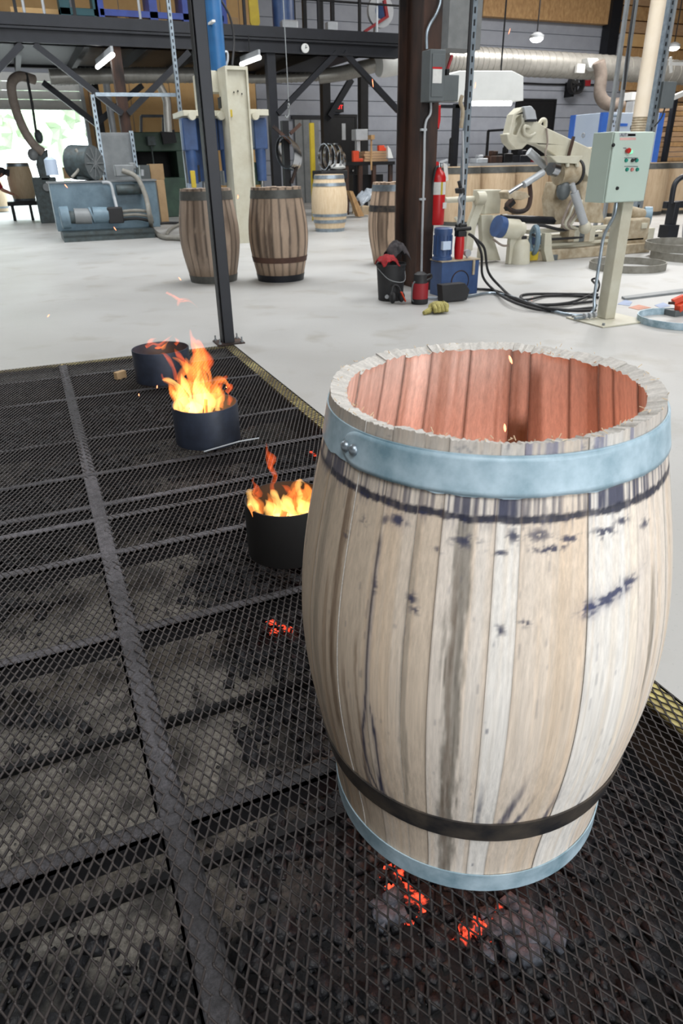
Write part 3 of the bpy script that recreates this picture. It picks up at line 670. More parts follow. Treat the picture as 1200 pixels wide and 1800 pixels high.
def plain_barrel(label, cx, cy, H, prof, hoops, m='oak', z=0., group=None, head=True, name='oak_barrel'):
    t_ = thing(name, label, 'barrel', (cx, cy, z), group); p = [(float(lag(t, prof)), H*t) for t in np.linspace(0, 1, 11)]
    pr = [(.001, .03)]+p[0:1]+p+[(prof[4]-.025, H), (prof[4]-.025, H-.03), (.001, H-.03)] if head else p+[(prof[4]-.026, H), (prof[2]-.03, H*.5), (prof[0]-.03, .02), (.001, .02)]
    MB().lathe((cx, cy, z), pr, 28).build('body', MT[m], t_)
    for (t0, t1, mm) in hoops:
        MB().lathe((cx, cy, z), [(float(lag(t0, prof))+.0, H*t0), (float(lag(t0, prof))+.008, H*t0), (float(lag(t1, prof))+.008, H*t1), (float(lag(t1, prof)), H*t1)], 28, closed=True).build('hoop', MT[mm], t_)
    return t_
fx_, fy_ = base_at(580, 408, .28)
plain_barrel('finished pale barrel with bright galvanised hoops, farther back between the brown barrels', fx_, fy_, 1.04, (.285, .34, .365, .34, .285), ((.0, .06, 'galv'), (.155, .215, 'galv'), (.27, .32, 'galv'), (.80, .855, 'galv'), (.925, .99, 'galv')))

# --- fire pots
MT['pot'] = mat('blued_black_steel_pipe', (62, 70, 88), .5, .35, (26, 28, 34), 5, contrast=.5, bump=.06)
MT['pot_black'] = mat('sooty_black_steel_pipe', (22, 20, 20), .7, .2, (14, 13, 13), 6, bump=.06)
def flame_vol(name, col, s):
    m = bpy.data.materials.new(name); m.use_nodes = True; nt = m.node_tree; N = nt.nodes; L = nt.links
    N.remove(N['Principled BSDF']); e = N.new('ShaderNodeEmission'); e.inputs[0].default_value = col+(1,); e.inputs[1].default_value = s
    L.new(e.outputs[0], N['Material Output'].inputs['Volume']); return m
FM = [flame_vol('flame_core', (1, .52, .13), 75), flame_vol('flame_middle', (1, .25, .04), 52), flame_vol('flame_edge', (1, .13, .018), 46)]
def tongue(mb, P, r, seed, flat=.45):
    """closed, tapering, twisting lick of flame along path P"""
    P = spline(P, 7); n = len(P); k = 10; base = len(mb.v); rd = random.Random(seed); tw = rd.uniform(0, 3)
    side = Vector((.92, -.39, .02)); prev = None
    for i, p in enumerate(P):
        t = i/(n-1); rr = r*(min(1, .55+t*1.6))*max(.02, (1-t)**.75)*(1+.35*math.sin(t*9+seed)*rd.uniform(.5, 1))
        tg = (P[min(i+1, n-1)]-P[max(i-1, 0)]).normalized(); a = prev or side
        if abs(a.dot(tg)) > .95: a = Vector((.3, .8, .3))
        e1 = (a-tg*a.dot(tg)).normalized(); prev = e1; e2 = tg.cross(e1)
        for j in range(k):
            w = 2*PI*j/k; q = 1+.28*math.sin(3*w+t*7+seed)
            mb.v.append(tuple(p+e1*math.cos(w)*rr*q+e2*math.sin(w)*rr*flat*q))
    for i in range(n-1):
        for j in range(k):
            a0 = base+i*k+j; a1 = base+i*k+(j+1) % k; mb.f.append((a0, a1, a1+k, a0+k))
    mb.f.append(tuple(base+j for j in reversed(range(k)))); mb.f.append(tuple(base+(n-1)*k+j for j in range(k)))
def fire_pot(label, x, y, r, h, mkey, licks, power, lab2):
    t_ = thing('fire_pot', label, 'fire pot', (x, y, 0))
    MB().lathe((x, y, 0), [(r, .002), (r, h-.003), (r-.002, h), (r-.006, h), (r-.008, h-.003), (r-.008, .002)], 56, closed=True).build('shell', MT[mkey], t_)
    MB().lathe((x, y, 0), [(.001, .03), (r-.01, .03), (r-.01, .036), (.001, .036)], 32).build('fire_bed', MT['ember'], t_)
    for cls in range(3):
        mb = MB()
        for q, (c, pts, w) in enumerate(licks):
            if c != cls: continue
            P = []; dv = random.Random(q+3).uniform(-.55, .4)*r
            for i, (a, b) in enumerate(pts): P.append(atv(a, b, y+dv))
            sc = np.linalg.norm(P[0]-CAM)/FPX*1.05
            tongue(mb, P, w*sc*(1.35 if r < .15 else 1.12), q*1.7+cls, .5)
        if mb.v:
            o = mb.build('flame', FM[cls], t_, keep=True); o['kind'] = 'stuff'; o['label'] = ('yellow-white heart of the fire', 'orange flames', 'deep orange flame tips')[cls]
    flame_light('fire_light', (x, y, h*.8), power, (1, .42, .12), .05)
    return t_
p2 = [(0, [(322, 728), (320, 700), (312, 678), (296, 668), (284, 668)], 10), (0, [(336, 730), (332, 700), (324, 676), (318, 655)], 11), (0, [(350, 730), (350, 700), (346, 672), (352, 648)], 12), (0, [(366, 728), (366, 704), (358, 680), (356, 664)], 10), (0, [(312, 722), (310, 700), (303, 684)], 8), (0, [(382, 722), (384, 706), (392, 694)], 6), (0, [(342, 730), (340, 712), (341, 700)], 16),
      (1, [(330, 715), (326, 680), (318, 662), (330, 645), (326, 628)], 13), (1, [(350, 712), (352, 672), (344, 645), (350, 618), (338, 600)], 15), (1, [(362, 712), (362, 675), (356, 648), (360, 625), (352, 605)], 12), (1, [(340, 690), (334, 655), (322, 640), (312, 632), (302, 628)], 8), (1, [(372, 715), (380, 690), (378, 672), (392, 668), (406, 682)], 11), (1, [(386, 716), (390, 700), (386, 684), (394, 672)], 8), (1, [(314, 715), (306, 690), (298, 674), (286, 670)], 9), (1, [(356, 690), (348, 655), (340, 640), (344, 622)], 11),
      (2, [(310, 668), (306, 650), (298, 634), (288, 622), (282, 622)], 5), (2, [(345, 660), (348, 625), (342, 605), (336, 590), (334, 578)], 9), (2, [(356, 655), (362, 630), (354, 608), (346, 596)], 10), (2, [(380, 690), (388, 672), (396, 664), (400, 660)], 6), (2, [(398, 690), (404, 682), (400, 676), (396, 672)], 7), (2, [(374, 712), (372, 690), (366, 676), (362, 668)], 13), (2, [(292, 668), (286, 664), (284, 656)], 4), (2, [(332, 650), (322, 634), (312, 622), (306, 612)], 7), (2, [(402, 712), (404, 700), (400, 690)], 5)]
fire_pot('blue-black steel pot with the tallest flames, middle of the three on the grate', -.652, -1.93, .16, .19, 'pot', p2, 4, '')
p1 = [(0, [(492, 915), (492, 895), (484, 872), (476, 860)], 12), (0, [(510, 914), (510, 895), (502, 880), (498, 868)], 13), (0, [(474, 908), (474, 890), (466, 878)], 10), (0, [(534, 912), (534, 892), (526, 878), (532, 870)], 11), (0, [(446, 898), (442, 880), (438, 866), (444, 860)], 8), (0, [(552, 908), (552, 890), (548, 876)], 10), (0, [(500, 916), (500, 906), (500, 900)], 20), (0, [(540, 914), (540, 904), (538, 898)], 18), (0, [(454, 906), (452, 892), (450, 884)], 5), (0, [(528, 870), (524, 856), (528, 845), (536, 850)], 6),
      (1, [(460, 904), (452, 884), (444, 868), (448, 858)], 7), (1, [(500, 905), (508, 880), (516, 862), (522, 850), (530, 842)], 10), (1, [(520, 905), (528, 880), (540, 862), (534, 846)], 12), (1, [(480, 900), (476, 880), (470, 866)], 8), (1, [(546, 905), (550, 876), (542, 860), (536, 850)], 10),
      (2, [(482, 872), (478, 854), (484, 838), (474, 820), (468, 800), (470, 780)], 5), (2, [(474, 824), (478, 808), (470, 794), (468, 778)], 6), (2, [(446, 870), (450, 856), (444, 846), (446, 838)], 4), (2, [(530, 890), (524, 870), (516, 856)], 14), (2, [(512, 872), (504, 858), (494, 852)], 5), (2, [(450, 876), (456, 864), (452, 852)], 5)]
fire_pot('soot-black steel pot of burning offcuts, nearest pot to the big barrel', -.645, -3.13, .145, .2, 'pot_black', p1, 1.3, '')
p3 = [(2, [(256, 610), (268, 604), (280, 606), (294, 596), (304, 588)], 4), (2, [(258, 608), (266, 598), (276, 594)], 4), (2, [(272, 612), (284, 610), (292, 604)], 4), (1, [(284, 614), (292, 604), (298, 596)], 3), (2, [(308, 606), (312, 600), (306, 592)], 4)]
fire_pot('blue-black steel pot with a few low flames, farthest from the big barrel', -.655, -.72, .178, .2, 'pot', p3, .8, '')
# loose flame torn off in the air
m = MB()
tongue(m, [atv(a, b, -1.2) for a, b in ((292, 514), (304, 520), (318, 528), (334, 530), (350, 543))], .016, 3, .4)
tongue(m, [atv(a, b, -1.2) for a, b in ((312, 538), (316, 528), (330, 526), (344, 538))], .012, 5, .4)
o = m.build('flame_wisp', FM[2], None, loc=tuple(atv(320, 530, -1.2)), keep=True); tag(o, 'detached wisp of orange flame floating above the fire pots', 'flame')
# burning offcuts
MT['burning'] = mat('burning_oak_offcut', (210, 120, 60), .8, 0, (70, 34, 20), 30, contrast=.4, emit=(1, .33, .07), estr=.9)
for i, (px, py, ln, tx, ty) in enumerate(((436, 890, .16, -.25, .05), (462, 905, .13, .3, .1), (350, 735, .15, .15, .2))):
    p = np.array([(-.755, -3.17, .1), (-.70, -3.2, .1), (-.66, -1.95, .1)][i]); d = Vector((tx, ty, 1)).normalized()
    q = Vector(p); m = MB().bar(q-d*.06, q+d*(ln-.04), .03, .012, (0, 1, .2))
    single('wood_offcut', m, MT['burning'], ('burning stave offcut leaning at the left inside the nearest fire pot', 'short burning stick standing near the left inside the nearest fire pot', 'burning offcut in the middle of the tall flames')[i], 'firewood', bevel=.002)
# wood block and iron rod lying on the grate
p = fl(212, 664); m = MB().obox((p[0], p[1], .018), (.075, .05, .036), (.8, .5, 0), (0, 0, 1))
single('wood_block', m, MT['cardboard'], 'small wood block lying on the grate left of the farthest fire pot', 'wood block', bevel=.003)
m = MB().tube([fl(a, b, .016) for a, b in ((358, 794), (385, 786), (420, 776), (455, 770))], .0035, 6)
single('iron_rod', m, MT['grey_light'], 'thin bent metal rod lying on the grate in front of the middle fire pot', 'rod')
# sparks
MT['spark'] = mat('spark', (255, 120, 60), .5, emit=(1, .25, .12), estr=5)
for i, (x, y, v, l, a) in enumerate(((895, 55, .2, .02, .3), (655, 146, -.3, .024, -.15), (835, 150, .2, .02, .1), (897, 632, -4.25, .008, -.5), (887, 752, -4.3, .007, -.2), (116, 327, -.4, .012, -.6), (202, 402, -.4, .012, -.5), (316, 490, -.5, .012, -.6), (276, 680, -1.9, .008, .2), (244, 694, -1.9, .006, 0), (203, 850, -2.0, .006, .4), (85, 555, -.6, .01, .8), (418, 346, -.2, .012, .1), (935, 525, .4, .018, .1))):
    p = Vector(atv(x, y, v)); d = Vector((math.sin(a), 0, math.cos(a)))
    lb = ('in front of the grey siding by the duct', 'left of the rusty column', 'in front of the white lamp hood', 'inside the big barrel near its top', 'low inside the big barrel', 'in front of the pump tank', 'in front of the pump skid', 'over the floor left of the dark post', 'just left of the tallest flames', 'low over the grate left of the tallest flames', 'over the grate beside the centre beam', 'over the floor at the far left', 'between the two brown barrels', 'over the floor near the control stand')[i]
    o = MB().tube([p-d*l, p-d*l*.3, p+d*l*.4, p+d*l], [.0006, .0022, .002, .0004], 6).build('spark', MT['spark'], None, loc=tuple(p))
    tag(o, 'tiny orange spark in the air '+lb, 'spark', 'sparks drifting in the air')

# --- dark post at the corner of the grate
p = fl(389, 603); q = fl(411, 602); w = q[0]-p[0]
post = thing('steel_post', 'tall dark square steel post standing at the far corner of the grate', 'post', (p[0]+w/2, .05, 0))
MB().box(p[0]+.012, .02, 0, q[0], .02+.1, 8.4).build('tube', MT['steel_dark'], post, bevel=.004)
MB().box(p[0], .03, 0, p[0]+.006, .11, 8.4).build('edge_strip', MT['steel_black'], post)
MB().box(p[0]-.05, -.02, .0, q[0]+.07, .16, .01).build('base_plate', MT['rust'], post, bevel=.002)
for (a, b) in ((p[0]-.03, .0), (q[0]+.05, .0), (p[0]-.03, .14), (q[0]+.05, .14)):
    MB().cyl((a, b, .008), (a, b, .02), .014, n=6).cyl((a, b, .02), (a, b, .05), .006, n=8).build('anchor_bolt', MT['grey'], post)

# --- rusty column with the disconnect box
c0 = fl(730, 512); c1 = fl(757, 512); XL, YF = c0[0], c0[1]; XR = atv(757, 512, YF)[0]; YB = atu(692, 500, XL)[1]
colm = thing('steel_column', 'massive rust-brown wide-flange steel column in the middle of the shop', 'column', ((XL+XR)/2, (YF+YB)/2, 0))
MB().box(XL, YF, 0, XR, YF+.022, 8.4).build('flange', MT['rust'], colm, smooth=False)
MB().box(XL, YB-.022, 0, XR, YB, 8.4).build('flange', MT['rust'], colm, smooth=False)
MB().box((XL+XR)/2-.008, YF+.022, 0, (XL+XR)/2+.008, YB-.022, 8.4).build('web', MT['rust'], colm, smooth=False)
def cp(x, y, dv=0.): return Vector(atv(x, y, YF+dv))
box = thing('disconnect_switch', 'grey electrical disconnect box with red lever on the rusty column', 'switch box', cp(765, 130, -.12))
m = MB(); a = cp(753, 178, -.16); b = cp(784, 87, -.16); m.box(a.x, YF-.16, a.z, b.x, YF-.003, b.z); m.build('enclosure', MT['grey_box'], box, bevel=.006)
a = cp(757, 170, -.162); b = cp(781, 95, -.162); MB().box(a.x, YF-.168, a.z, b.x, YF-.16, b.z).build('door', MT['grey_box'], box, bevel=.003)
a = cp(760, 146, -.17); b = cp(777, 120, -.17); MB().box(a.x, YF-.1695, a.z, b.x, YF-.168, b.z).build('label', MT['label_white'], box)['label'] = 'white printed label'
a = cp(760, 121, -.17); b = cp(777, 118, -.17); MB().box(a.x, YF-.17, a.z, b.x, YF-.168, b.z).build('label', MT['red'], box)
MB().bar(cp(785, 125, -.1), cp(794, 97, -.1), .022, .03).build('lever', MT['red_dull'], box, bevel=.004)['label'] = 'red lever handle'
MB().obox(cp(785, 127, -.1), (.03, .05, .05), (1, 0, 0)).build('lever_pivot', MT['steel_black'], box, bevel=.004)
m = MB().tube(spline([cp(750, 86, -.05), cp(750, 60, -.05), cp(756, 42, -.05), cp(768, 20, -.05), cp(775, -12, -.05), cp(776, -120, -.05)], 6), .014, 8)
single('conduit', m, MT['galv'], 'bent galvanised conduit running up the column from the grey switch box', 'conduit')
m = MB().tube(spline([cp(757, 179, -.03), cp(756, 200, -.03), cp(747, 222, -.03), cp(745, 300, -.03), cp(742, 400, -.03), cp(740, 500, -.03), cp(740, 512, -.03)], 6), .012, 8)
m.obox(cp(744, 228, -.02), (.06, .02, .03), (1, 0, 0)).obox(cp(742, 350, -.02), (.06, .02, .03), (1, 0, 0))
single('conduit', m, MT['grey_light'], 'thin pale conduit running down the column below the grey switch box', 'conduit')
# fire extinguisher hung at the right of the column
ex = cp(769, 345, .03); r_ = .075
fe = thing('fire_extinguisher', 'red fire extinguisher hung on the rusty column', 'extinguisher', (ex.x, ex.y, cp(765, 395, .03).z))
zb = cp(766, 395, .03).z; zt = cp(770, 298, .03).z
MB().lathe((ex.x, ex.y, 0), [(.001, zb), (r_*.94, zb), (r_, zb+.015), (r_, zt-.07), (r_*.8, zt-.03), (r_*.35, zt), (.022, zt+.02), (.001, zt+.02)], 28).build('cylinder', MT['red'], fe)
za, zc = cp(768, 342, .03).z, cp(768, 320, .03).z
MB().lathe((ex.x, ex.y, 0), [(r_+.001, za), (r_+.0018, za), (r_+.0018, zc), (r_+.001, zc)], 28, closed=True).build('label_band', MT['label_white'], fe)['label'] = 'white instruction label'
MB().box(ex.x-.012, ex.y-r_-.004, za, ex.x+.008, ex.y-r_+.004, zc).build('label_stripe', MT['yellow'], fe)
z1 = cp(772, 366, .03).z; MB().box(ex.x+.02, ex.y-r_-.0035, z1, ex.x+.062, ex.y-r_+.03, z1+.055).build('inspection_tag', MT['label_white'], fe)
MB().cyl((ex.x, ex.y, zt+.02), (ex.x, ex.y, zt+.06), .02, n=14).build('valve', MT['chrome'], fe)
MB().bar((ex.x, ex.y, zt+.06), (ex.x+.085, ex.y-.02, zt+.085), .022, .012).bar((ex.x, ex.y, zt+.04), (ex.x+.075, ex.y-.02, zt+.045), .02, .01).build('handle', MT['grey_light'], fe, bevel=.002)
MB().lathe((ex.x-.035, ex.y-.01, zt+.05), [(.001, -.012), (.022, -.012), (.022, .012), (.001, .012)], 14, (0, 1, 0)).build('gauge', MT['red'], fe)
MB().tube(spline([(ex.x-.02, ex.y-.02, zt+.03), (ex.x-.07, ex.y-.05, zt+.0), (ex.x-.085, ex.y-.03, zt-.15), (ex.x-.08, ex.y, zb+.12)], 6), .011, 8).build('hose', MT['rubber'], fe)
MB().prism([(0, 0), (.05, -.02), (.07, -.16), (.03, -.17)], (ex.x+.03, ex.y-.03, zt+.06), (1, 0, 0), (0, 0, 1), (0, .002, 0)).build('hang_tag', MT['label_white'], fe)
m = MB().prism([(0, 0), (.03, .01), (.035, -.12), (.02, -.2), (.004, -.18)], cp(770, 186, .06), (1, 0, 0), (0, 0, 1), (0, .03, 0))
single('hanging_tag', m, MT['red'], 'red tag hanging below the grey switch box on the column', 'tag', bevel=.004)

# --- things at the foot of the column
p = fl(686, 531); d = (p-CAM)[:2]; d /= np.hypot(*d); bx, by = p[0]+d[0]*.14, p[1]+d[1]*.14; hbk = atv(690, 462, by)[2]
bk = thing('bucket', 'black plastic bucket stuffed with cloths at the foot of the column', 'bucket', (bx, by, 0))
MB().lathe((bx, by, 0), [(.001, .002), (.122, .002), (.142, hbk-.02), (.15, hbk-.02), (.15, hbk), (.136, hbk), (.116, .012), (.001, .012)], 32).build('pail', MT['rubber'], bk)
m = MB().tube(spline([(bx-.145, by, hbk-.04), (bx-.1, by-.17, hbk-.13), (bx+.05, by-.19, hbk-.15), (bx+.145, by, hbk-.04)], 6), .004, 6); m.build('bail', MT['grey'], bk)
MB().lathe((bx-.09, by-.1, .05), [(.001, 0), (.02, 0), (.02, .01), (.001, .01)], 12, (-.6, -.8, 0)).build('sticker', MT['grey_light'], bk)
def cloth(c, s, m, label, cat, seed, name='cloth'):
    rd = random.Random(seed); mb = MB(); n = 15; V = []
    for i in range(n):
        for j in range(n):
            x = (i/(n-1)-.5); y = (j/(n-1)-.5); r = math.hypot(x, y)
            z = .5-1.5*r*r+.5*float(fbm(x*5+seed, y*5, seed))+.22*float(fbm(x*13+seed, y*13, seed+4))
            V.append((c[0]+x*s[0]*(1-.25*abs(y)), c[1]+y*s[1], c[2]+(z-.35)*s[2]))
    mb.add(V, [(i*n+j, (i+1)*n+j, (i+1)*n+j+1, i*n+j+1) for i in range(n-1) for j in range(n-1)])
    o = single(name, mb, m, label, cat); so = o.modifiers.new('thickness', 'SOLIDIFY'); so.thickness = .006; return o
cloth((bx-.07, by-.06, hbk+.02), (.2, .2, .13), MT['red_cloth'], 'red glove-like rag draped over the left rim of the black bucket', 'rag', 5, 'red_rag')
cloth((bx+.06, by+.0, hbk+.07), (.24, .22, .22), MT['black_cloth'], 'bundle of black and grey cloth heaped in the black bucket', 'rag', 9, 'black_rag')
# ear muffs
p = fl(700, 533); em = thing('ear_defenders', 'black ear defenders with orange cup leaning against the bucket', 'ear defenders', (p[0], p[1]+.03, 0))
MB().ball((p[0]-.055, p[1]+.02, .055), .055, 14, (.55, .9, 1)).build('ear_cup', MT['rubber'], em)
MB().ball((p[0]+.03, p[1]+.0, .06), .052, 14, (.6, .9, 1.0)).build('ear_cup', MT['rubber'], em)
MB().bar((p[0]+.0, p[1]-.05, .115), (p[0]+.05, p[1]-.05, .02), .012, .03).build('cup_trim', MT['orange'], em, bevel=.004)
MB().tube(spline([(p[0]-.06, p[1]+.03, .1), (p[0]-.03, p[1]+.05, .16), (p[0]+.02, p[1]+.05, .15), (p[0]+.035, p[1]+.02, .1)], 6), .008, 6).build('headband', MT['rubber'], em)
# red water jug
p = fl(737, 536); d = (p-CAM)[:2]; d /= np.hypot(*d); jx, jy = p[0]+d[0]*.075, p[1]+d[1]*.075
jug = thing('water_jug', 'dark red insulated water jug with black lid in front of the column', 'jug', (jx, jy, 0)); zj = lambda y: float(atv(737, y, jy)[2])
MB().lathe((jx, jy, 0), [(.001, .002), (.078, .002), (.082, .02), (.082, .05), (.001, .05)], 28).build('base', MT['rubber'], jug)
MB().lathe((jx, jy, 0), [(.001, .05), (.079, .05), (.079, zj(497)), (.001, zj(497))], 28).build('body', MT['red_dull'], jug)
MB().lathe((jx, jy, 0), [(.001, zj(497)), (.07, zj(497)), (.06, zj(490)), (.062, zj(482)), (.03, zj(478)), (.001, zj(478))], 28).build('lid', MT['rubber'], jug)
MB().tube(spline([(jx+.05, jy, zj(486)), (jx+.11, jy, zj(484)), (jx+.12, jy, zj(490)), (jx+.07, jy, zj(494))], 5), .01, 8).build('spout', MT['rubber'], jug)
MB().tube(spline([(jx-.07, jy-.02, zj(494)), (jx-.1, jy-.03, zj(500)), (jx-.105, jy-.03, zj(522)), (jx-.08, jy-.02, zj(528))], 5), .007, 8).build('handle', MT['grey_box'], jug)
# blue hydraulic power unit
p = fl(774, 522); q = atv(838, 515, p[1]); YU = p[1]; YU2 = atu(755, 512, p[0])[1]; zt = atv(806, 457, YU)[2]
hu = thing('hydraulic_unit', 'blue hydraulic power unit with upright motor right of the column', 'hydraulic unit', ((p[0]+q[0])/2, (YU+YU2)/2, 0))
MB().box(p[0], YU, 0, q[0], YU2, zt-.012).build('tank', MT['blue'], hu, bevel=.004)
MB().box(p[0]-.008, YU-.008, zt-.012, q[0]+.008, YU2+.008, zt).build('tank_lid', MT['tan_dirty'], hu, bevel=.002)
cc = atv(808, 494, YU); MB().torus((cc[0], YU-.003, cc[2]), .1, .006, 36, 6, (0, 1, 0)).build('hatch_ring', MT['rust'], hu)
MB().lathe((cc[0], YU, cc[2]), [(.001, -.004), (.095, -.004), (.095, .0)], 32, (0, 1, 0)).build('hatch_cover', MT['blue'], hu)
g = atv(831, 470, YU); MB().box(g[0]-.012, YU-.02, g[2]-.07, g[0]+.012, YU-.002, g[2]+.07).build('level_gauge', MT['tan_dirty'], hu, bevel=.002)['label'] = 'brownish oil level gauge'
mc = atv(777, 447, YU+.12); zt2 = atv(777, 400, YU+.12)[2]
MB().lathe((mc[0], mc[1], 0), [(.001, zt), (.1, zt), (.1, zt+.025), (.088, zt+.03), (.088, zt2-.05), (.092, zt2-.05), (.092, zt2-.01), (.075, zt2), (.001, zt2)], 28).build('motor', MT['blue'], hu)
for k in range(16):
    a = 2*PI*k/16; MB().obox((mc[0]+.09*math.cos(a), mc[1]+.09*math.sin(a), (zt+zt2)/2-.01), (.012, .005, (zt2-zt)*.6), (math.cos(a), math.sin(a), 0), (-math.sin(a), math.cos(a), 0)).build('cooling_fin', MT['blue'], hu)
MB().box(mc[0]-.06, mc[1]-.11, zt+.1, mc[0]+.03, mc[1]-.06, zt+.18).build('motor_plate', MT['bluewhite'], hu, bevel=.003)['label'] = 'pale rating plate on the motor'
rc = atv(806, 449, YU+.08); z3 = atv(806, 416, YU+.08)[2]
MB().lathe((rc[0], rc[1], 0), [(.001, zt), (.04, zt), (.046, zt+.03), (.05, z3-.1), (.045, z3), (.001, z3)], 22).build('filter_canister', MT['red'], hu)['label'] = 'red filter canister'
z4 = atv(806, 392, YU+.08)[2]
MB().box(rc[0]-.035, rc[1]-.03, z3, rc[0]+.06, rc[1]+.05, z3+.05).cyl((rc[0]-.06, rc[1], z3+.07), (rc[0]+.12, rc[1], z3+.07), .02, n=10).cyl((rc[0]-.04, rc[1]+.02, z3+.1), (rc[0]+.08, rc[1]+.02, z3+.1), .018, n=10).cyl((rc[0], rc[1], z3+.04), (rc[0], rc[1], z4), .014, n=8).build('valve_block', MT['rubber'], hu, bevel=.003)
MB().lathe((rc[0]+.1, rc[1]+.0, zt+.05), [(.001, -.02), (.035, -.02), (.035, .02), (.001, .02)], 14, (0, 1, 0)).cyl((rc[0]+.1, rc[1], zt), (rc[0]+.1, rc[1], zt+.03), .01).build('pressure_gauge', MT['grey_light'], hu)
# black tray, silver pipes, glove
p = fl(800, 531); m = MB().prism([(-.14, .01), (-.16, .17), (.1, .17), (.16, .1), (.13, .01)], (p[0], p[1], 0), (1, 0, 0), (0, 0, 1), (0, .1, 0))
single('black_tray', m, MT['rubber'], 'black plastic tray leaning against the front of the blue hydraulic unit', 'tray', bevel=.004)
m = MB().tube(spline([fl(752, 524, .02), fl(775, 525, .02), fl(790, 527, .02)], 5), .014, 8); single('metal_pipe', m, MT['galv'], 'short silver pipe on the floor between the red jug and black tray', 'pipe')
m = MB().tube(spline([fl(822, 521, .018), fl(860, 515, .018), fl(900, 522, .018), fl(950, 540, .018), fl(1000, 553, .018), fl(1035, 552, .02), fl(1048, 535, .1)], 7), .013, 8)
single('metal_conduit', m, MT['galv'], 'silver flexible conduit lying on the floor from the blue unit to the control stand', 'conduit')
p = fl(772, 552); gx0, gy0 = p[0], p[1]+.05
m = MB(); m.ball((gx0+.02, gy0+.03, .05), .07, 14, (1.25, .95, .7), .05)
gl = single('work_glove', m, MT['glove'], 'yellow leather work glove lying on the floor in front of the black tray', 'glove')
for k in range(4):
    x = gx0-.045+.038*k; c = MB().tube(spline([(x+.01, gy0+.01, .075), (x, gy0-.045, .055), (x-.006, gy0-.07, .018)], 4), [.02]*4+[.02]*4+[.014], 8).build('glove_finger', MT['glove'], gl); 
MB().tube([(gx0-.04, gy0+.02, .04), (gx0-.1, gy0-.01, .025), (gx0-.15, gy0-.03, .02)], [.028, .026, .018], 8).build('glove_thumb', MT['glove'], gl)
MB().tube([(gx0+.07, gy0+.03, .05), (gx0+.12, gy0+.03, .035)], [.05, .04], 10).build('glove_cuff', MT['glove'], gl)
# hoses from the unit to the stand
def floor_hose(pts, r, label, m='rubber', name='hydraulic_hose', z=None):
    mb = MB().tube(spline([fl(a, b, c) for a, b, c in pts], 7), r, 8)
    return single(name, mb, MT[m], label, 'hose')
hs = [Vector((rc[0]+.1, rc[1], z3+.02)), Vector((rc[0]+.16, rc[1]-.02, z3-.02))]
for k, (pts, lb) in enumerate((([(858, 478, .2), (880, 505, .04), (905, 525, .016), (950, 537, .016), (1040, 530, .016)], 'upper black hose arching from the blue unit down to the floor'), ([(848, 485, .15), (868, 510, .03), (900, 530, .05), (960, 546, .016), (1042, 541, .016)], 'lower black hose arching from the blue unit down to the floor'))):
    P = hs+[Vector((rc[0]+.26-.03*k, rc[1]-.06, z3-.12-.05*k))]+[Vector(fl(a, b, c)) for a, b, c in pts]
    single('hydraulic_hose', MB().tube(spline(P, 7), .013, 8), MT['rubber'], lb, 'hose')
floor_hose([(838, 508, .016), (870, 511, .016), (915, 527, .03), (960, 520, .016), (1010, 520, .016), (1052, 523, .016)], .013, 'black hose running straight along the floor behind the silver conduit')
floor_hose([(1050, 518, .016), (1005, 517, .03), (930, 517, .016), (915, 523, .016), (940, 535, .02), (1000, 532, .03), (1045, 515, .016)], .013, 'black hose looping on the floor left of the control stand')
floor_hose([(905, 524, .04), (950, 540, .04), (1010, 546, .03), (1046, 545, .016)], .014, 'black hose on top of the bundle beside the base plate')
floor_hose([(1046, 499, .12), (1040, 492, .2), (1048, 490, .22), (1053, 500, .1), (1050, 512, .016)], .01, 'small black hose loop behind the control stand')

def letters(txt, size, loc, parent, m, name='letters', ext=.004):
    cu = bpy.data.curves.new('txt', 'FONT'); cu.body = txt; cu.size = size; cu.extrude = ext; cu.align_x = 'CENTER'; cu.align_y = 'CENTER'
    t_ = bpy.data.objects.new('txt', cu); COL.objects.link(t_); dg = bpy.context.evaluated_depsgraph_get()
    me = bpy.data.meshes.new_from_object(t_.evaluated_get(dg)); bpy.data.objects.remove(t_)
    me.transform(Matrix.Rotation(PI/2, 4, 'X')); me.materials.clear(); me.materials.append(m)
    o = bpy.data.objects.new(name, me); COL.objects.link(o); o.parent = parent; o.location = Vector(loc)-Vector(ORG[parent.name]); return o
# --- control stand
p0 = fl(1063, 564); XS = p0[0]; YS = p0[1]; XS2 = atv(1080, 562, YS)[0]; YS2 = atu(1047, 560, XS)[1]
st = thing('control_stand', 'pale grey-green control box with buttons on a beige pedestal', 'control panel', ((XS+XS2)/2, (YS+YS2)/2, 0))
b0 = fl(990, 560); b1 = fl(1059, 577); b2 = fl(1135, 565)
MB().box(b1[0], b1[1], 0, b2[0], b0[1], .012).build('base_plate', MT['beige'], st, bevel=.002)
for (a, b) in ((b1[0]+.04, b1[1]+.04), (b2[0]-.04, b1[1]+.04), (b1[0]+.04, b0[1]-.04)):
    MB().cyl((a, b, .01), (a, b, .03), .012, n=6).build('anchor_bolt', MT['grey'], st)
YBX = YS-.1; Xa, Xb = atv(1071, 300, YBX)[0], atv(1141, 300, YBX)[0]; zbt = atv(1110, 355, YBX)[2]; ztp = atv(1100, 231, YBX)[2]; YBK = atu(1034, 300, Xa)[1]
MB().box(XS, YS, .012, XS2, YS2, zbt).build('pedestal', MT['beige'], st, bevel=.006)
MB().box(Xa, YBX+.02, zbt, Xb, YBK, ztp).build('enclosure', MT['greygreen'], st, bevel=.006)
dr = MB().box(Xa+.004, YBX, zbt+.004, Xb-.004, YBX+.018, ztp-.004).build('door', MT['greygreen'], st, bevel=.006)
def dp(x, y): return Vector(atv(x, y, YBX-.001))
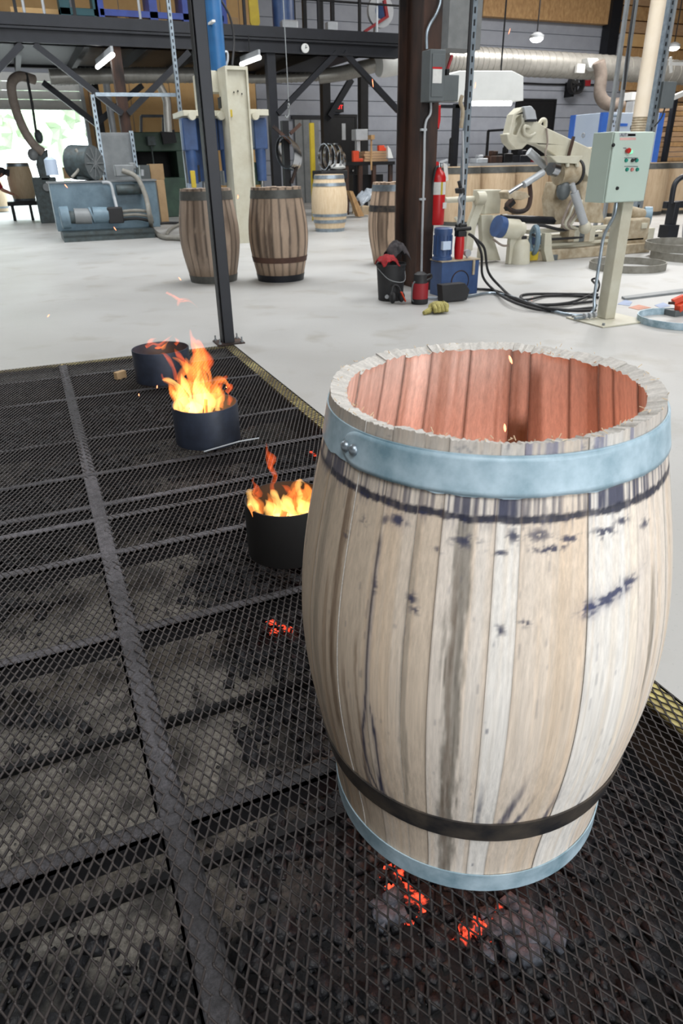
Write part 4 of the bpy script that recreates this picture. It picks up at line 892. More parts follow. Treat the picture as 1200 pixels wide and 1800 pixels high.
for (x, y) in ((1077, 255), (1084, 331)): MB().lathe(dp(x, y), [(.001, -.012), (.011, -.01), (.013, 0)], 14, (0, 1, 0)).build('latch', MT['steel_black'], dr)
MB().lathe(dp(1101, 265), [(.001, -.03), (.016, -.03), (.02, -.022), (.014, -.006), (.014, 0)], 16, (0, 1, 0)).build('button', MT['btn_red'], dr)['label'] = 'red mushroom button'
for (x, y, mm, lb) in ((1108, 267, 'btn_lit', 'lit green lamp'), (1099.5, 282, 'btn_green', ''), (1118, 282, 'btn_green', ''), (1101, 298, 'btn_green', ''), (1110, 298, 'btn_pink', 'pale red button'), (1119, 298, 'btn_green', '')):
    o = MB().lathe(dp(x, y), [(.001, -.014), (.011, -.012), (.0135, -.004), (.0135, 0)], 16, (0, 1, 0)).build('button', MT[mm], dr)
    if lb: o['label'] = lb
MB().lathe(dp(1110.5, 282), [(.001, -.01), (.012, -.008), (.013, 0)], 14, (0, 1, 0)).bar(dp(1108, 284)+Vector((0, -.014, 0)), dp(1115, 279)+Vector((0, -.014, 0)), .009, .012).build('selector_switch', MT['rubber'], dr)
def decal(par, pts, m, name='print'):
    q = [dp(x, y) for x, y in pts]; n = len(q)
    o = MB().prism([(v.x, v.z) for v in q], (0, YBX-.0012, 0), (1, 0, 0), (0, 0, 1), (0, .0012, 0)).build(name, m, par, smooth=False); return o
decal(dr, [(1088, 234), (1117, 234), (1117.5, 240), (1088.5, 240.5)], MT['label_grey'] if False else MT['grey_light'], 'name_plate')
decal(dr, [(1103, 235.5), (1116.5, 235.5), (1116.5, 239), (1103, 239.3)], MT['label_white'], 'name_plate')
decal(dr, [(1089, 242), (1117, 241.5), (1117.3, 246), (1089.4, 246.5)], MT['label_pink'], 'name_plate')
for y in (277, 292): decal(dr, [(1097, y), (1121, y), (1121, y+1.2), (1097, y+1.2)], MT['label_grey'], 'engraved_label')
decal(dr, [(1095, 259.5), (1100, 259.5), (1100, 261), (1095, 261)], MT['label_grey'], 'engraved_label')
q = dp(1095.5, 237.2); letters('AUT', .03, (q.x, YBX-.0024, q.z), dr, MT['label_grey'], 'lettering', .0006)
p = [Vector((XS-.03, YS+.05, zbt+.02)), Vector((XS-.03, YS+.05, zbt-.1)), Vector((XS-.035, YS+.12, zbt-.25)), Vector((XS-.035, YS2+.02, zbt-.4)), Vector((XS-.035, YS2+.02, .2)), Vector((XS-.04, YS2+.0, .08)), Vector((XS-.12, YS2-.02, .03)), Vector((XS-.25, YS2-.02, .03))]
MB().tube(spline(p, 6), .013, 8).build('conduit', MT['galv'], st)
m = MB()
for k in range(3): m.lathe((XS-.06-.05*k, YS2-.03, .04), [(.001, 0), (.024, 0), (.024, .02), (.001, .02)], 10, (1, 0, .2))
m.build('conduit_fitting', MT['grey_light'], st)

# --- hoops, strip and papers lying on the floor at the right
def ground_ring(pl, pr, pf, h, t, label, m, z=0.):
    a, b, c = fl(*pl), fl(*pr), fl(*pf); cen = (a+b)/2; R = np.hypot(*(b-a)[:2])/2
    return single('barrel_hoop', MB().ring((cen[0], cen[1], z), R, t, h, 64), MT[m], label, 'hoop')
ground_ring((1037, 473), (1165, 471), (1105, 487), .085, .012, 'weathered steel hoop lying flat on the floor behind the control stand', 'hoop_floor')
c = fl(1195, 460); single('barrel_hoop', MB().ring((c[0]+.5, c[1]+.15, 0), .62, .012, .1, 64), MT['hoop_floor'], 'lower weathered hoop under another at the right edge of the floor', 'hoop')
m = MB(); n = 64; R = .56
m.ring((c[0]+.42, c[1]+.28, .105), R, .014, .1, 64); single('barrel_hoop', m, MT['hoop_floor'], 'upper hoop leaning on another at the right edge of the floor', 'hoop')
c = fl(1143, 574); single('barrel_hoop', MB().ring((c[0]+.33, c[1]+.02, 0), .33, .008, .055, 64), MT['galv_hoop'], 'thin blue-grey hoop lying on the floor at the lower right of the control stand', 'hoop')
a, b = fl(1098, 528), fl(1215, 514); m = MB().bar((a[0], a[1], .008), (b[0], b[1], .008), .016, .1, (0, 0, 1))
m = MB().prism([(a[0], a[1]), (b[0], b[1]), (b[0]+.05, b[1]+.13), (a[0]+.05, a[1]+.1)], (0, 0, 0), (1, 0, 0), (0, 1, 0), (0, 0, .02)); single('steel_strip', m, MT['grey'], 'long flat grey steel strip on the floor right of the control stand', 'steel strip')
def paper(pix, m, label):
    q = [fl(x, y) for x, y in pix]; single('paper_sheet', MB().prism([(v[0], v[1]) for v in q], (0, 0, 0), (1, 0, 0), (0, 1, 0), (0, 0, .003)), MT[m], label, 'paper')
paper([(1085, 535), (1098, 527), (1111, 531), (1106, 538)], 'paper_blue', 'pale blue paper on the floor touching the end of the steel strip')
paper([(1104, 541), (1122, 536), (1144, 541), (1122, 545)], 'paper_orange', 'pale orange sheet on the floor right of the pedestal')
paper([(1150, 537), (1165, 532), (1178, 538), (1160, 542)], 'paper_blue', 'faint blue sheet on the floor beside the orange scraps')
p = fl(1196, 556); t_ = thing('orange_clamp', 'rusty orange clamp on a grey block at the right edge of the floor', 'clamp', p)
MB().box(p[0]-.07, p[1], 0, p[0]+.25, p[1]+.12, .05).build('block', MT['grey_box'], t_, bevel=.004)
MB().obox((p[0]+.06, p[1]+.04, .09), (.2, .06, .06), (1, .2, .3)).obox((p[0]+.0, p[1]+.06, .13), (.1, .05, .05), (1, -.4, .5)).build('jaw', MT['orange'], t_, bevel=.006)
MB().bar((p[0]-.1, p[1]+.06, .11), (p[0]+.02, p[1]+.06, .1), .02).build('screw', MT['rust'], t_)

# ================================================================== back of the shop
VB = 20.0
XD0, XD1 = -5.0, float(atv(152, 230, VB)[0]); ZL = float(atv(80, 191, VB)[2]); ZT = float(atv(80, 128, VB)[2])
wall = MB()
wall.box(-30, VB, 0, XD0, VB+.25, 8.4).box(XD0, VB, ZT, XD1, VB+.25, 8.4).box(XD1, VB, 0, 40, VB+.25, 8.4)
wall = struct(wall.build('wall_back', MT['siding'], smooth=False))
xs0 = float(atv(455, 250, VB)[0])
for k in range(18):
    z0 = .02+k*.45
    MB().box(xs0, VB-.03, z0, 33, VB-.001, z0+.425).box(xs0, VB-.045, z0, 33, VB-.03, z0+.05).build('siding_board', MT['siding'], wall, smooth=False)
for k in range(7):
    a = XD1+.25+k*1.22
    if a > xs0: break
    MB().box(a, VB-.03, .02, min(a+1.2, xs0-.02), VB-.001, 8.2).build('lining_panel', MT['insulation'], wall, smooth=False)
for k in range(5):
    a = XD0+k*1.22
    MB().box(a, VB-.03, ZT+.15, min(a+1.2, XD1), VB-.001, 8.2).build('lining_panel', MT['insulation'], wall, smooth=False)
m = MB().box(XD1, VB-.05, 0, XD1+.1, VB+.25, ZT); struct(m.build('trim_1', MT['grey_light'], smooth=False))
m = MB().box(XD1+.1, VB-.06, 0, XD1+.22, VB-.0, ZT); struct(m.build('trim_2', MT['oak_tan'], smooth=False))
rd_ = MB()
for k in range(4): rd_.box(XD0, VB+.02, ZL+k*(ZT-ZL)/4+.01, XD1, VB+.08, ZL+(k+1)*(ZT-ZL)/4)
rd_.box(XD0, VB+.0, ZL-.03, XD1, VB+.1, ZL+.01)
struct(rd_.build('door_1', MT['white'], smooth=False))
# greenery and sky light outside the open door
for i, (x, y, r) in enumerate(((-6, 42, 4), (2, 52, 4.5), (9, 44, 3.5), (-15, 48, 5))):
    mb = MB()
    for k in range(60):
        a, b = random.uniform(0, 6.28), random.uniform(-.2, 1); rr = r*random.random()**.4
        mb.ball((x+rr*math.cos(a)*math.sqrt(max(0, 1-b*b)), y+rr*math.sin(a), r*.9+rr*b), random.uniform(.5, 1.0), 8, jit=.3)
    mb.cyl((x, y, 0), (x, y, r), .25, n=8)
    single('tree', mb, MT['foliage'], ('pale sunlit tree seen through the open door, second from left', 'largest pale tree through the open door', 'pale tree beyond the right side of the open door', 'farthest left pale tree outside the open door')[i], 'tree', smooth=False)
# doors on the grey wall
def wall_door(x0, y0, x1, name, m, win=None):
    ym = (y0+290)/2; a, b = atv(x0, ym, VB)[0], atv(x1, ym, VB)[0]; z = atv((x0+x1)/2, y0, VB)[2]
    d = struct(MB().box(a, VB-.1, 0, b, VB-.032, z).build(name, MT[m], smooth=False))
    MB().box(a-.08, VB-.12, 0, a, VB-.03, z+.08).box(b, VB-.12, 0, b+.08, VB-.03, z+.08).box(a, VB-.12, z, b, VB-.03, z+.08).build('door_frame', MT['steel_black'], d, smooth=False)
    if win:
        p, q = atv(win[0], win[3], VB-.11), atv(win[2], win[1], VB-.11); MB().box(p[0], VB-.112, p[2], q[0], VB-.1, q[2]).build('door_window', MT['grey_light'], d)
    MB().ball((b-.12, VB-.14, 1.0), .05, 10).build('door_handle', MT['chrome'], d)
wall_door(578, 206, 622, 'door_2', 'steel_black', (601, 217, 607, 246))
wall_door(903, 178, 966, 'door_3', 'steel_black')
a, b = atv(519, 290, VB)[0], atv(560, 290, VB)[0]; zz_ = atv(540, 210, VB)[2]
d4 = struct(MB().box(a, VB-.1, 0, b, VB-.032, zz_).build('door_4', MT['grey'], smooth=False))
for k in range(1, 3): MB().box(a+(b-a)*k/3-.02, VB-.11, 0, a+(b-a)*k/3+.02, VB-.1, zz_).build('door_rib', MT['grey_box'], d4)
MB().box(a-.1, VB-.13, zz_, b+.1, VB-.03, zz_+.1).build('door_frame', MT['steel_dark'], d4)
# exit sign
p, q = atv(584, 197, VB-.3), atv(604, 180, VB-.3); sg = thing('exit_sign', 'small glowing red exit sign above the dark door', 'sign', ((p[0]+q[0])/2, VB-.3, p[2]))
MB().box(p[0], VB-.3, p[2], q[0], VB-.03, q[2]).build('housing', MT['steel_black'], sg, bevel=.01)
letters('EXIT', .17, ((p[0]+q[0])/2, VB-.306, (p[2]+q[2])/2), sg, MT['screen_red'])
# tan lining band, dark steel upright and planking high on the right
def slab(x0, y0, x1, y1, v, dep, m, name, label, cat, parent=None, bevel=0):
    mb = MB().pbox(x0, y0, x1, y1, v, dep)
    if parent: return mb.build(name, MT[m], parent, bevel=bevel)
    return single(name, mb, MT[m], label, cat, bevel=bevel)
slab(850, -30, 1084, 36, VB-.35, .3, 'oak_tan', 'insulation_band', 'tan insulation band along the top of the grey wall', 'insulation')
p = atv(1076, 70, VB-.5); m = MB().box(p[0]-.2, VB-.5, atv(1076, 103, VB-.5)[2], p[0]+.28, VB-.1, 8.3); single('steel_upright', m, MT['steel_dark'], 'dark steel upright high on the back wall right of the grey siding', 'upright')
pk = thing('plank_lining', 'rows of tan and brown planks high at the right of the back wall', 'planks', (atv(1140, 100, VB-.3)[0], VB-.3, 3))
for k, (y0, y1, mm) in enumerate(((-20, 12, 'plank_brown'), (14, 38, 'oak_tan'), (40, 60, 'plank_brown'), (62, 84, 'insulation'), (86, 104, 'oak_tan'), (106, 122, 'insulation'), (136, 160, 'oak_tan'), (162, 178, 'plank_brown'), (180, 204, 'oak_tan'), (206, 228, 'plank_brown'))):
    a, b = atv(1096, (y0+y1)/2, VB-.3), atv(1290, (y0+y1)/2, VB-.3); z0, z1 = atv(1150, y1, VB-.3)[2], atv(1150, y0, VB-.3)[2]
    MB().box(a[0], VB-.3-.03*(k % 2), z0, b[0], VB-.06, z1).build('plank', MT[mm], pk, bevel=.01)

# ---- mezzanine
VM = 12.5
def mz(x, y, v=VM): return atv(x, y, v)
ZB0, ZB1 = mz(350, 88)[2], mz(350, 40)[2]; ZBM = mz(350, 60)[2]; XE = mz(700, 80)[0]
mezz = thing('mezzanine', 'dark steel mezzanine deck on posts and knee braces across the back of the shop', 'mezzanine', (2.5, VM+3, 0))
MB().box(-6, VM, ZB0, XE, VM+.2, ZBM-.02).box(-6, VM-.08, ZBM-.06, XE, VM+.2, ZBM-.02).box(-6, VM-.08, ZB0, XE, VM+.2, ZB0+.04).build('front_beam', MT['steel_dark'], mezz, smooth=False)
MB().box(-6, VM-.06, ZBM, XE, VM+.0, ZB1).build('toe_plate', MT['steel_dark'], mezz, smooth=False)
MB().box(-6, VM, ZBM-.02, XE, 18.6, ZBM+.03).build('deck', MT['steel_black'], mezz, smooth=False)
for k in range(9):
    x = -4.8+k*1.35
    if x < XE: MB().box(x, VM+.2, ZB0+.06, x+.12, 18.6, ZBM-.02).build('joist', MT['steel_black'], mezz, smooth=False)
MB().box(-6, 18.4, atv(300, 126, 18.4)[2], XE, 18.6, ZBM-.02).build('rear_shade_panel', MT['steel_black'], mezz, smooth=False)  # rear beam deepened to a black panel, standing for the dark under the deck
for (x, y, v, w, mm) in ((213, 160, VM, .22, 'rust'), (482, 200, VM, .2, 'steel_dark'), (575, 200, 16, .24, 'steel_black'), (641, 190, 16, .24, 'steel_black'), (170, 170, 16, .16, 'steel_black')):
    q = atv(x, y, v); MB().box(q[0]-w/2, v+.01, 0, q[0]+w/2, v+.01+w, ZB0).build('post', MT[mm], mezz, smooth=False)
for (a, b, v, w) in (((60, 78), (215, 200), VM, .12), ((38, 78), (-20, 140), VM, .12), ((332, 92), (225, 200), VM, .12), ((592, 92), (488, 200), VM, .12), ((604, 92), (700, 195), VM, .12), ((75, 145), (172, 220), 16, .14), ((250, 150), (172, 215), 16, .14), ((617, 140), (578, 205), 16, .16)):
    MB().bar(atv(a[0], a[1], v), atv(b[0], b[1], v), w, w, (0, 1, 0)).build('brace', MT['steel_dark'], mezz, smooth=False)
for x in (430, 560, 632): q = mz(x, 30); MB().box(q[0]-.03, VM-.02, ZB1-.1, q[0]+.03, VM+.04, ZB1+1.1).build('rail_post', MT['steel_black'], mezz)
for x in (28, 131): q = mz(x, 20); MB().box(q[0]-.03, VM-.02, ZB1-.1, q[0]+.03, VM+.04, ZB1+1.1).build('rail_post', MT['steel_black'], mezz)
for x in (43, 78, 246, 664): q = mz(x, 20); MB().cyl((q[0], VM+.05, ZB1-.1), (q[0], VM+.05, ZB1+1.1), .028, n=8).build('rail_post', MT['grey_light'], mezz)
for z in (.55, 1.08): MB().cyl((-6, VM+.02, ZB1+z), (XE, VM+.02, ZB1+z), .022, n=8).build('rail', MT['steel_black'], mezz)
# machines and goods on the mezzanine
ZD = ZBM+.031
def on_deck(x0, x1, ytop, v, dep, m, name, label, cat, bevel=.01):
    a, b = atv(x0, 25, v)[0], atv(x1, 25, v)[0]; z = atv((x0+x1)/2, ytop, v)[2]
    return single(name, MB().box(a, v, ZD, b, v+dep, z), MT[m], label, cat, bevel=bevel)
tm = thing('teal_machine', 'teal framed machine with grey panel standing on the mezzanine', 'machine', (mz(140, 20, 14)[0], 14.2, ZD))
a, b = mz(106, 20, 14)[0], mz(174, 20, 14)[0]; z = mz(140, -25, 14)[2]
MB().box(a, 14, ZD, a+.22, 14.5, z).box(b-.12, 14, ZD, b, 14.5, z).box(a, 14, ZD+.42, b, 14.5, ZD+.56).build('frame', MT['teal'], tm, bevel=.01)
MB().box(a+.3, 14.1, ZD, b-.14, 14.4, ZD+.42).build('panel', MT['grey'], tm)
br_ = thing('pallet_rack', 'bright blue steel rack on the mezzanine holding tan boxes', 'rack', (mz(260, 20, 14)[0], 14.2, ZD))
a, b = mz(176, 20, 14)[0], mz(392, 20, 14)[0]
for x in (a, mz(270, 20, 14)[0], mz(328, 20, 14)[0], b): MB().box(x-.09, 14, ZD, x+.09, 14.8, ZD+1.7).build('rack_upright', MT['blue_bright'], br_)
for zb in (.45, 1.1): MB().box(a, 14, ZD+zb, b, 14.06, ZD+zb+.12).build('rack_beam', MT['blue_bright'], br_)
for i, (x0, x1, yt) in enumerate(((182, 206, 20), (226, 262, 22), (300, 318, 26), (340, 360, 24), (398, 418, 30))):
    on_deck(x0, x1, yt, 14.15, .5, 'cardboard' if i != 1 else 'insulation', 'cardboard_box', ('cardboard box at the left end of the blue rack', 'wide tan box under the second bay of the blue rack', 'narrow cardboard box beside a blue rack upright', 'cardboard box behind the dark post on the mezzanine', 'cardboard box right of the blue rack')[i], 'box')
on_deck(20, 104, 14, 14.5, .8, 'insulation', 'tan_bundle', 'long tan bundle at the left end of the mezzanine', 'bundle')
m = MB().pprism([(436, -10), (452, -10), (457, 40), (449, 56), (440, 40)], 13.3, .06); single('yellow_sheet', m, MT['yellow'], 'yellow sheet hanging on the mezzanine rail', 'sheet')
q = mz(498, 30, 13.6); m = MB().lathe((q[0], 13.6, ZD), [(.001, 0), (.26, 0), (.26, 1.2), (.2, 1.35), (.001, 1.4)], 20); single('blue_tank', m, MT['blue'], 'upright blue tank on the mezzanine', 'tank')
on_deck(496, 524, 34, 13.2, .3, 'grey_light', 'white_motor', 'small white-grey machine at the foot of the blue tank', 'machine', .04)
for i, (x, v) in enumerate(((516, 13.6), (536, 14.5), (565, 14.2))):
    q = atv(x, 25, v); single('machine_leg', MB().box(q[0]-.05, v, ZD, q[0]+.05, v+.1, ZD+1.2), MT['steel_black'], ('black steel stand post just right of the blue tank', 'black steel stand post second from the blue tank', 'black steel stand post third from the blue tank')[i], 'post')
on_deck(576, 593, 38, 13.0, .2, 'grey_light', 'grey_box', 'small pale grey box on the mezzanine under a dark post', 'box')
q = mz(585, 10, 13.05); single('switch_pole', MB().box(q[0]-.05, 13.05, mz(585, 36, 13.05)[2], q[0]+.04, 13.12, 5.6), MT['steel_black'], 'dark pole standing above the small pale grey box', 'pole')
rl = thing('hose_reel', 'white and blue hose reel with red arm at the right end of the mezzanine', 'hose reel', (mz(668, 25, 13.2)[0], 13.2, ZD))
q = mz(668, 20, 13.2); rc_ = (q[0], 13.2, q[2])
MB().lathe(rc_, [(.16, -.05), (.34, -.05), (.34, .05), (.16, .05)], 28, (0, 1, 0), True).build('reel', MT['grey_light'], rl)
MB().lathe(rc_, [(.001, -.04), (.17, -.04), (.17, .06), (.001, .06)], 24, (0, 1, 0)).build('drum', MT['blue'], rl)
MB().bar(mz(640, 56, 13.1), mz(682, 28, 13.1), .06).build('arm', MT['red_dull'], rl); MB().bar(mz(680, 30, 13.1), mz(675, 0, 13.1), .07).build('arm', MT['red_dull'], rl)
q = mz(664, 30, 13.1); MB().box(q[0]-.03, 13.2, ZD, q[0]+.03, 13.3, rc_[2]).build('stand', MT['grey_light'], rl)
# wall clock on the beam
q = mz(536, 85, VM-.09); ck = thing('wall_clock', 'round white clock on the mezzanine beam', 'clock', (q[0], VM-.09, q[2]))
MB().lathe((q[0], VM-.085, q[2]), [(.001, -.03), (.085, -.03), (.095, -.02), (.095, .0), (.001, 0)], 24, (0, 1, 0)).build('face', MT['white'], ck)
MB().bar((q[0], VM-.125, q[2]), (q[0]+.01, VM-.125, q[2]+.06), .01).bar((q[0], VM-.125, q[2]), (q[0]+.04, VM-.125, q[2]+.02), .01).build('hands', MT['steel_black'], ck)
# fluorescent fixtures under the deck
def tube_light(a, b, z, label, r=.045):
    p = fl(a[0], a[1], z); q = fl(b[0], b[1], z); t_ = thing('fluorescent_lamp', label, 'lamp', tuple((p+q)/2))
    MB().tube([p, q], r, 10).build('tube', MT['tube_lit'], t_)
    d = Vector(q-p); MB().bar(Vector(p)+Vector((0, 0, r+.03)), Vector(q)+Vector((0, 0, r+.03)), .14, .05).build('housing', MT['grey_light'], t_)
    MB().bar(Vector((p+q)/2)+Vector((0, 0, .06)), Vector((p[0]/2+q[0]/2, p[1]/2+q[1]/2, ZBM)), .02).build('hanger', MT['steel_black'], t_)
tube_light((198, 96), (171, 118), 3.25, 'lit fluorescent tube under the mezzanine, left one')
tube_light((456, 101), (424, 113), 3.3, 'lit fluorescent tube under the mezzanine near the press column')
# ducts
def duct(pts, r, label, m='duct', name='spiral_duct', ribs=True, rr=None):
    P = [Vector(atv(*p)) for p in pts]; t_ = thing(name, label, 'duct', tuple(P[0]))
    MB().tube(spline(P, 5), r, 20).build('pipe', MT[m], t_)
    if ribs:
        mb = MB(); L_ = spline(P, 14)
        for i in range(1, len(L_)-1): mb.lathe(L_[i], [(r, -.01), (r+.012, -.01), (r+.012, .01), (r, .01)], 20, L_[i+1]-L_[i-1], True)
        o = mb.build('seam_rib', MT[m], t_); o['kind'] = 'stuff'
    return t_
duct([(88, 136, 15.5), (200, 133, 15.5), (345, 132, 15.5)], .17, 'long spiral duct under the left half of the mezzanine')
duct([(560, 134, 14.8), (600, 129, 14.6), (640, 119, 14.2), (676, 109, 14)], .17, 'spiral duct rising to the right under the mezzanine')
duct([(345, 133, 15.5), (450, 139, 15.5), (560, 135, 15.3)], .1, 'slender duct linking the two larger ducts under the mezzanine')
q0 = Vector(atv(664, 112, 13.8)); q1 = Vector(atv(712, 104, 13.8)); m = MB().tube([q0, q0+(q1-q0)*.15, q1], [.30, .33, .33], 24)
single('duct_collar', m, MT['white'], 'wide pale duct collar left of the rusty column', 'duct')
duct([(780, 104, 16), (900, 110, 16), (1060, 119, 16), (1230, 130, 16)], .36, 'very large spiral duct along the grey wall at right')
duct([(1052, 108, 15.2), (1056, 135, 15.2), (1054, 165, 15.2), (1066, 182, 15.2), (1092, 183, 15.2)], .18, 'grey-brown flexible hose dropping from the large duct to the pale blue cabinet', 'hose_brown', 'flexible_hose')
m = MB().pprism([(1032, 102), (1050, 102), (1058, 116), (1046, 124), (1036, 118)], 15.4, .3); single('duct_branch', m, MT['white'], 'pale branch piece on the large duct', 'duct')
slab(1014, 112, 1028, 128, 15.5, .1, 'label_white', 'duct_plate', 'small white plate on the large spiral duct', 'plate')
q = atv(1012, 148, VB-.6); t_ = thing('wall_fan', 'small black fan unit on the grey wall beside the hose', 'fan', tuple(q))
MB().lathe(q, [(.28, -.12), (.34, -.12), (.34, .12), (.28, .12)], 20, (0, 1, 0), True).build('shroud', MT['rubber'], t_)
mb = MB()
for k in range(5): mb.obox(q+np.array([.14*math.cos(k*1.257), 0, .14*math.sin(k*1.257)]), (.26, .12, .02), (math.cos(k*1.257), .2, math.sin(k*1.257)), (-math.sin(k*1.257), .3, math.cos(k*1.257)))
mb.build('blade', MT['rubber'], t_); MB().obox(q+np.array([.5, 0, .05]), (.3, .2, .12), (1, 0, 0)).build('motor', MT['red_dull'], t_); MB().box(q[0]-.05, q[1]+.1, q[2]-.4, q[0]+.05, VB-.03, q[2]+.1).build('bracket', MT['steel_black'], t_)
m = MB().tube([atv(918, 146, VB-.1), atv(960, 148, VB-.1), atv(1045, 149, VB-.1)], .03, 6); single('wall_cable', m, MT['steel_black'], 'black cable running along the grey wall to the fan', 'cable')
# tall rectangular duct and hanging struts
slab(790, -60, 848, 86, 11.0, .7, 'grey', 'rectangular_duct', 'large blue-grey rectangular duct dropping behind the column', 'duct')
def strut(xt, xb, yb, v, w, m, label, slots=True, floor=True, name='strut_channel', zt=8.3):
    q = atv(xb, yb, v); z0 = 0 if floor else q[2]; t_ = thing(name, label, 'strut', (q[0], v, z0))
    MB().box(q[0]-w/2, v, z0, q[0]-w/2+.006, v+w, zt).box(q[0]+w/2-.006, v, z0, q[0]+w/2, v+w, zt).box(q[0]-w/2, v-.004, z0, q[0]+w/2, v, zt).build('channel', MT[m], t_, smooth=False)
    if slots:
        mb = MB(); z = max(z0, .3)
        while z < min(zt, 4.4): mb.box(q[0]-w*.16, v-.0065, z, q[0]+w*.16, v-.004, z+.05); z += .1
        o = mb.build('slot', MT['steel_black'], t_, smooth=False); o['kind'] = 'stuff'
    return q
q = strut(827, 812, 392, 1.75, .055, 'galv', 'perforated galvanised strut beside the extinguisher', floor=True)
m = MB().tube(spline([(q[0]-.05, 1.74, 5), (q[0]-.05, 1.74, 1.95), (q[0]-.06, 1.73, 1.86)], 5), .017, 8); single('drop_cable', m, MT['rubber'], 'black drop cable running down the perforated strut', 'cable')
m = MB().tube(spline([atv(812, 168, 1.7), atv(809, 180, 1.7), atv(813, 195, 1.7), atv(810, 225, 1.7)], 5), .02, 8); single('cable_plug', m, MT['tan_dirty'], 'tan plug and cord end hanging on the perforated strut', 'plug')
m = MB().tube(spline([atv(813, 230, 1.72), atv(814, 300, 1.72), atv(812, 340, 1.7), atv(806, 350, 1.68), atv(811, 372, 1.68), atv(806, 392, 1.7)], 5), .012, 8); single('air_hose', m, MT['grey_light'], 'pale hose hanging down along the perforated strut', 'hose')
MBh = MB().obox(atv(808, 335, 1.68), (.05, .05, .12), (1, 0, .2)).bar(atv(809, 330, 1.68), atv(806, 318, 1.68), .03); single('air_gun', MBh, MT['rubber'], 'black air gun hanging on the perforated strut', 'air gun', bevel=.006)
# shop light with white hood
lv = 4.0; t_ = thing('hood_lamp', 'wide white lamp hood with a lit tube beneath, right of the column', 'lamp', tuple(atv(850, 180, lv)))
MB().pprism([(786, 131), (808, 124), (900, 124), (920, 134), (920, 177), (786, 177)], lv, .25).build('hood', MT['white'], t_, bevel=.01)
MB().pbox(768, 131, 806, 178, lv-.02, .2).build('end_box', MT['grey_box'], t_, bevel=.01)
MB().tube([atv(828, 181, lv+.1), atv(897, 181, lv+.1)], .035, 10).build('tube', MT['tube_lit'], t_)
for x in (830, 880): q = atv(x, 126, lv+.12); MB().cyl(q, (q[0], q[1], 8.35), .012, n=6).build('hanger', MT['steel_black'], t_)
q = atv(802, 240, 9.3); m = MB().box(q[0]-.06, 9.3, 0, q[0]+.06, 9.42, atv(802, 182, 9.3)[2]); z = atv(790, 184, 9.3)[2]; m.box(q[0]-.5, 9.3, z-.06, q[0]+.06, 9.4, z); single('dark_stand', m, MT['steel_dark'], 'dark steel stand post behind the extinguisher', 'stand')
def pendant(x, y, v, label, r=.16):
    q = atv(x, y, v); t_ = thing('pendant_lamp', label, 'lamp', tuple(q))
    MB().lathe(q, [(.001, -.02), (r, -.02), (r*1.05, .05), (r*.5, .12), (.001, .14)], 20).build('shade', MT['grey_light'], t_)
    MB().lathe(q, [(.001, -.13), (r*.6, -.11), (r*.95, -.05), (r*.95, -.021), (.001, -.021)], 20).build('lens', MT['led_lit'], t_)
    MB().cyl((q[0], q[1], q[2]+.12), (q[0], q[1], 8.38), .02, n=6).build('drop_rod', MT['steel_black'], t_)
pendant(943, 66, 15.0, 'round high-bay lamp hanging before the grey wall', .2)
pendant(1172, 16, 14.0, 'topmost round lamp at the upper right', .17); pendant(1184, 82, 16.5, 'round lamp below the topmost one at the upper right', .2); pendant(1150, 147, 18, 'small low lamp right of the tall beige pipe', .2)

# ---- left machines
# hydraulic pump unit
VP = 9.35
pu = thing('pump_unit', 'grimy blue-grey hydraulic pump unit with big fan-cooled motor on its tank', 'pump', tuple(fl(190, 418)))
def pp(x, y, dv=0.): return Vector(atv(x, y, VP+dv))
a, b = pp(112, 418), pp(272, 410)
MB().box(a.x, VP, 0, b.x, VP+1.0, .16).box(a.x, VP-.02, .0, b.x, VP, .07).box(a.x, VP-.02, .11, b.x, VP, .17).build('skid', MT['bluegrey_dark'], pu, smooth=False)
a, b = pp(100, 395, .45), pp(272, 318, .45); MB().box(a.x, VP+.45, .16, b.x, VP+1.0, b.z).build('tank', MT['bluegrey'], pu, bevel=.01)
MB().box(a.x-.03, VP+.42, b.z, b.x+.03, VP+1.03, b.z+.03).build('tank_lid', MT['grey'], pu)
q0, q1 = pp(106, 383, .1), pp(122, 382, .1); MB().tube([q0, q0+(q1-q0)*.1, q1], [.17, .19, .19], 24).build('motor_end', MT['bluegrey'], pu)
MB().tube([pp(121, 382, .1), pp(132, 382, .1)], .11, 20).build('motor_neck', MT['bluegrey_dark'], pu)
MB().tube([pp(131, 380, .1), pp(160, 380, .1)], .135, 20).build('motor_body', MT['grey'], pu)
MB().tube([pp(163, 378, .1), pp(190, 378, .1)], .14, 20).tube([pp(160, 379, .1), pp(163, 378, .1)], .15, 20).build('motor_body', MT['bluegrey'], pu)
MB().obox(pp(202, 378, .1), (.28, .28, .24), (1, 0, 0)).build('pump_head', MT['rubber'], pu, bevel=.02)
q = pp(160, 287, .7); MB().box(q.x-.3, q.y-.1, pp(160, 318, .45).z+.02, q.x+.1, q.y+.2, q.z-.22).build('motor_foot', MT['bluegrey_dark'], pu)
MB().tube([q+Vector((-.3, .25, .02)), q+Vector((.05, -.06, 0))], .3, 26).build('fan_motor', MT['bluegrey_dark'], pu)
MB().lathe(q+Vector((.06, -.07, 0)), [(.001, .02), (.09, .02), (.1, 0), (.29, 0), (.29, -.03), (.001, -.03)], 26, (.75, -.66, 0)).build('fan_cover', MT['grey_box'], pu)
for k in range(10):
    a_ = k*PI/5; MB().bar(q+Vector((.075, -.085, 0)), q+Vector((.075, -.085, 0))+Vector((.18*math.cos(a_), .2*math.cos(a_), .26*math.sin(a_))), .012).build('guard_spoke', MT['grey'], pu)
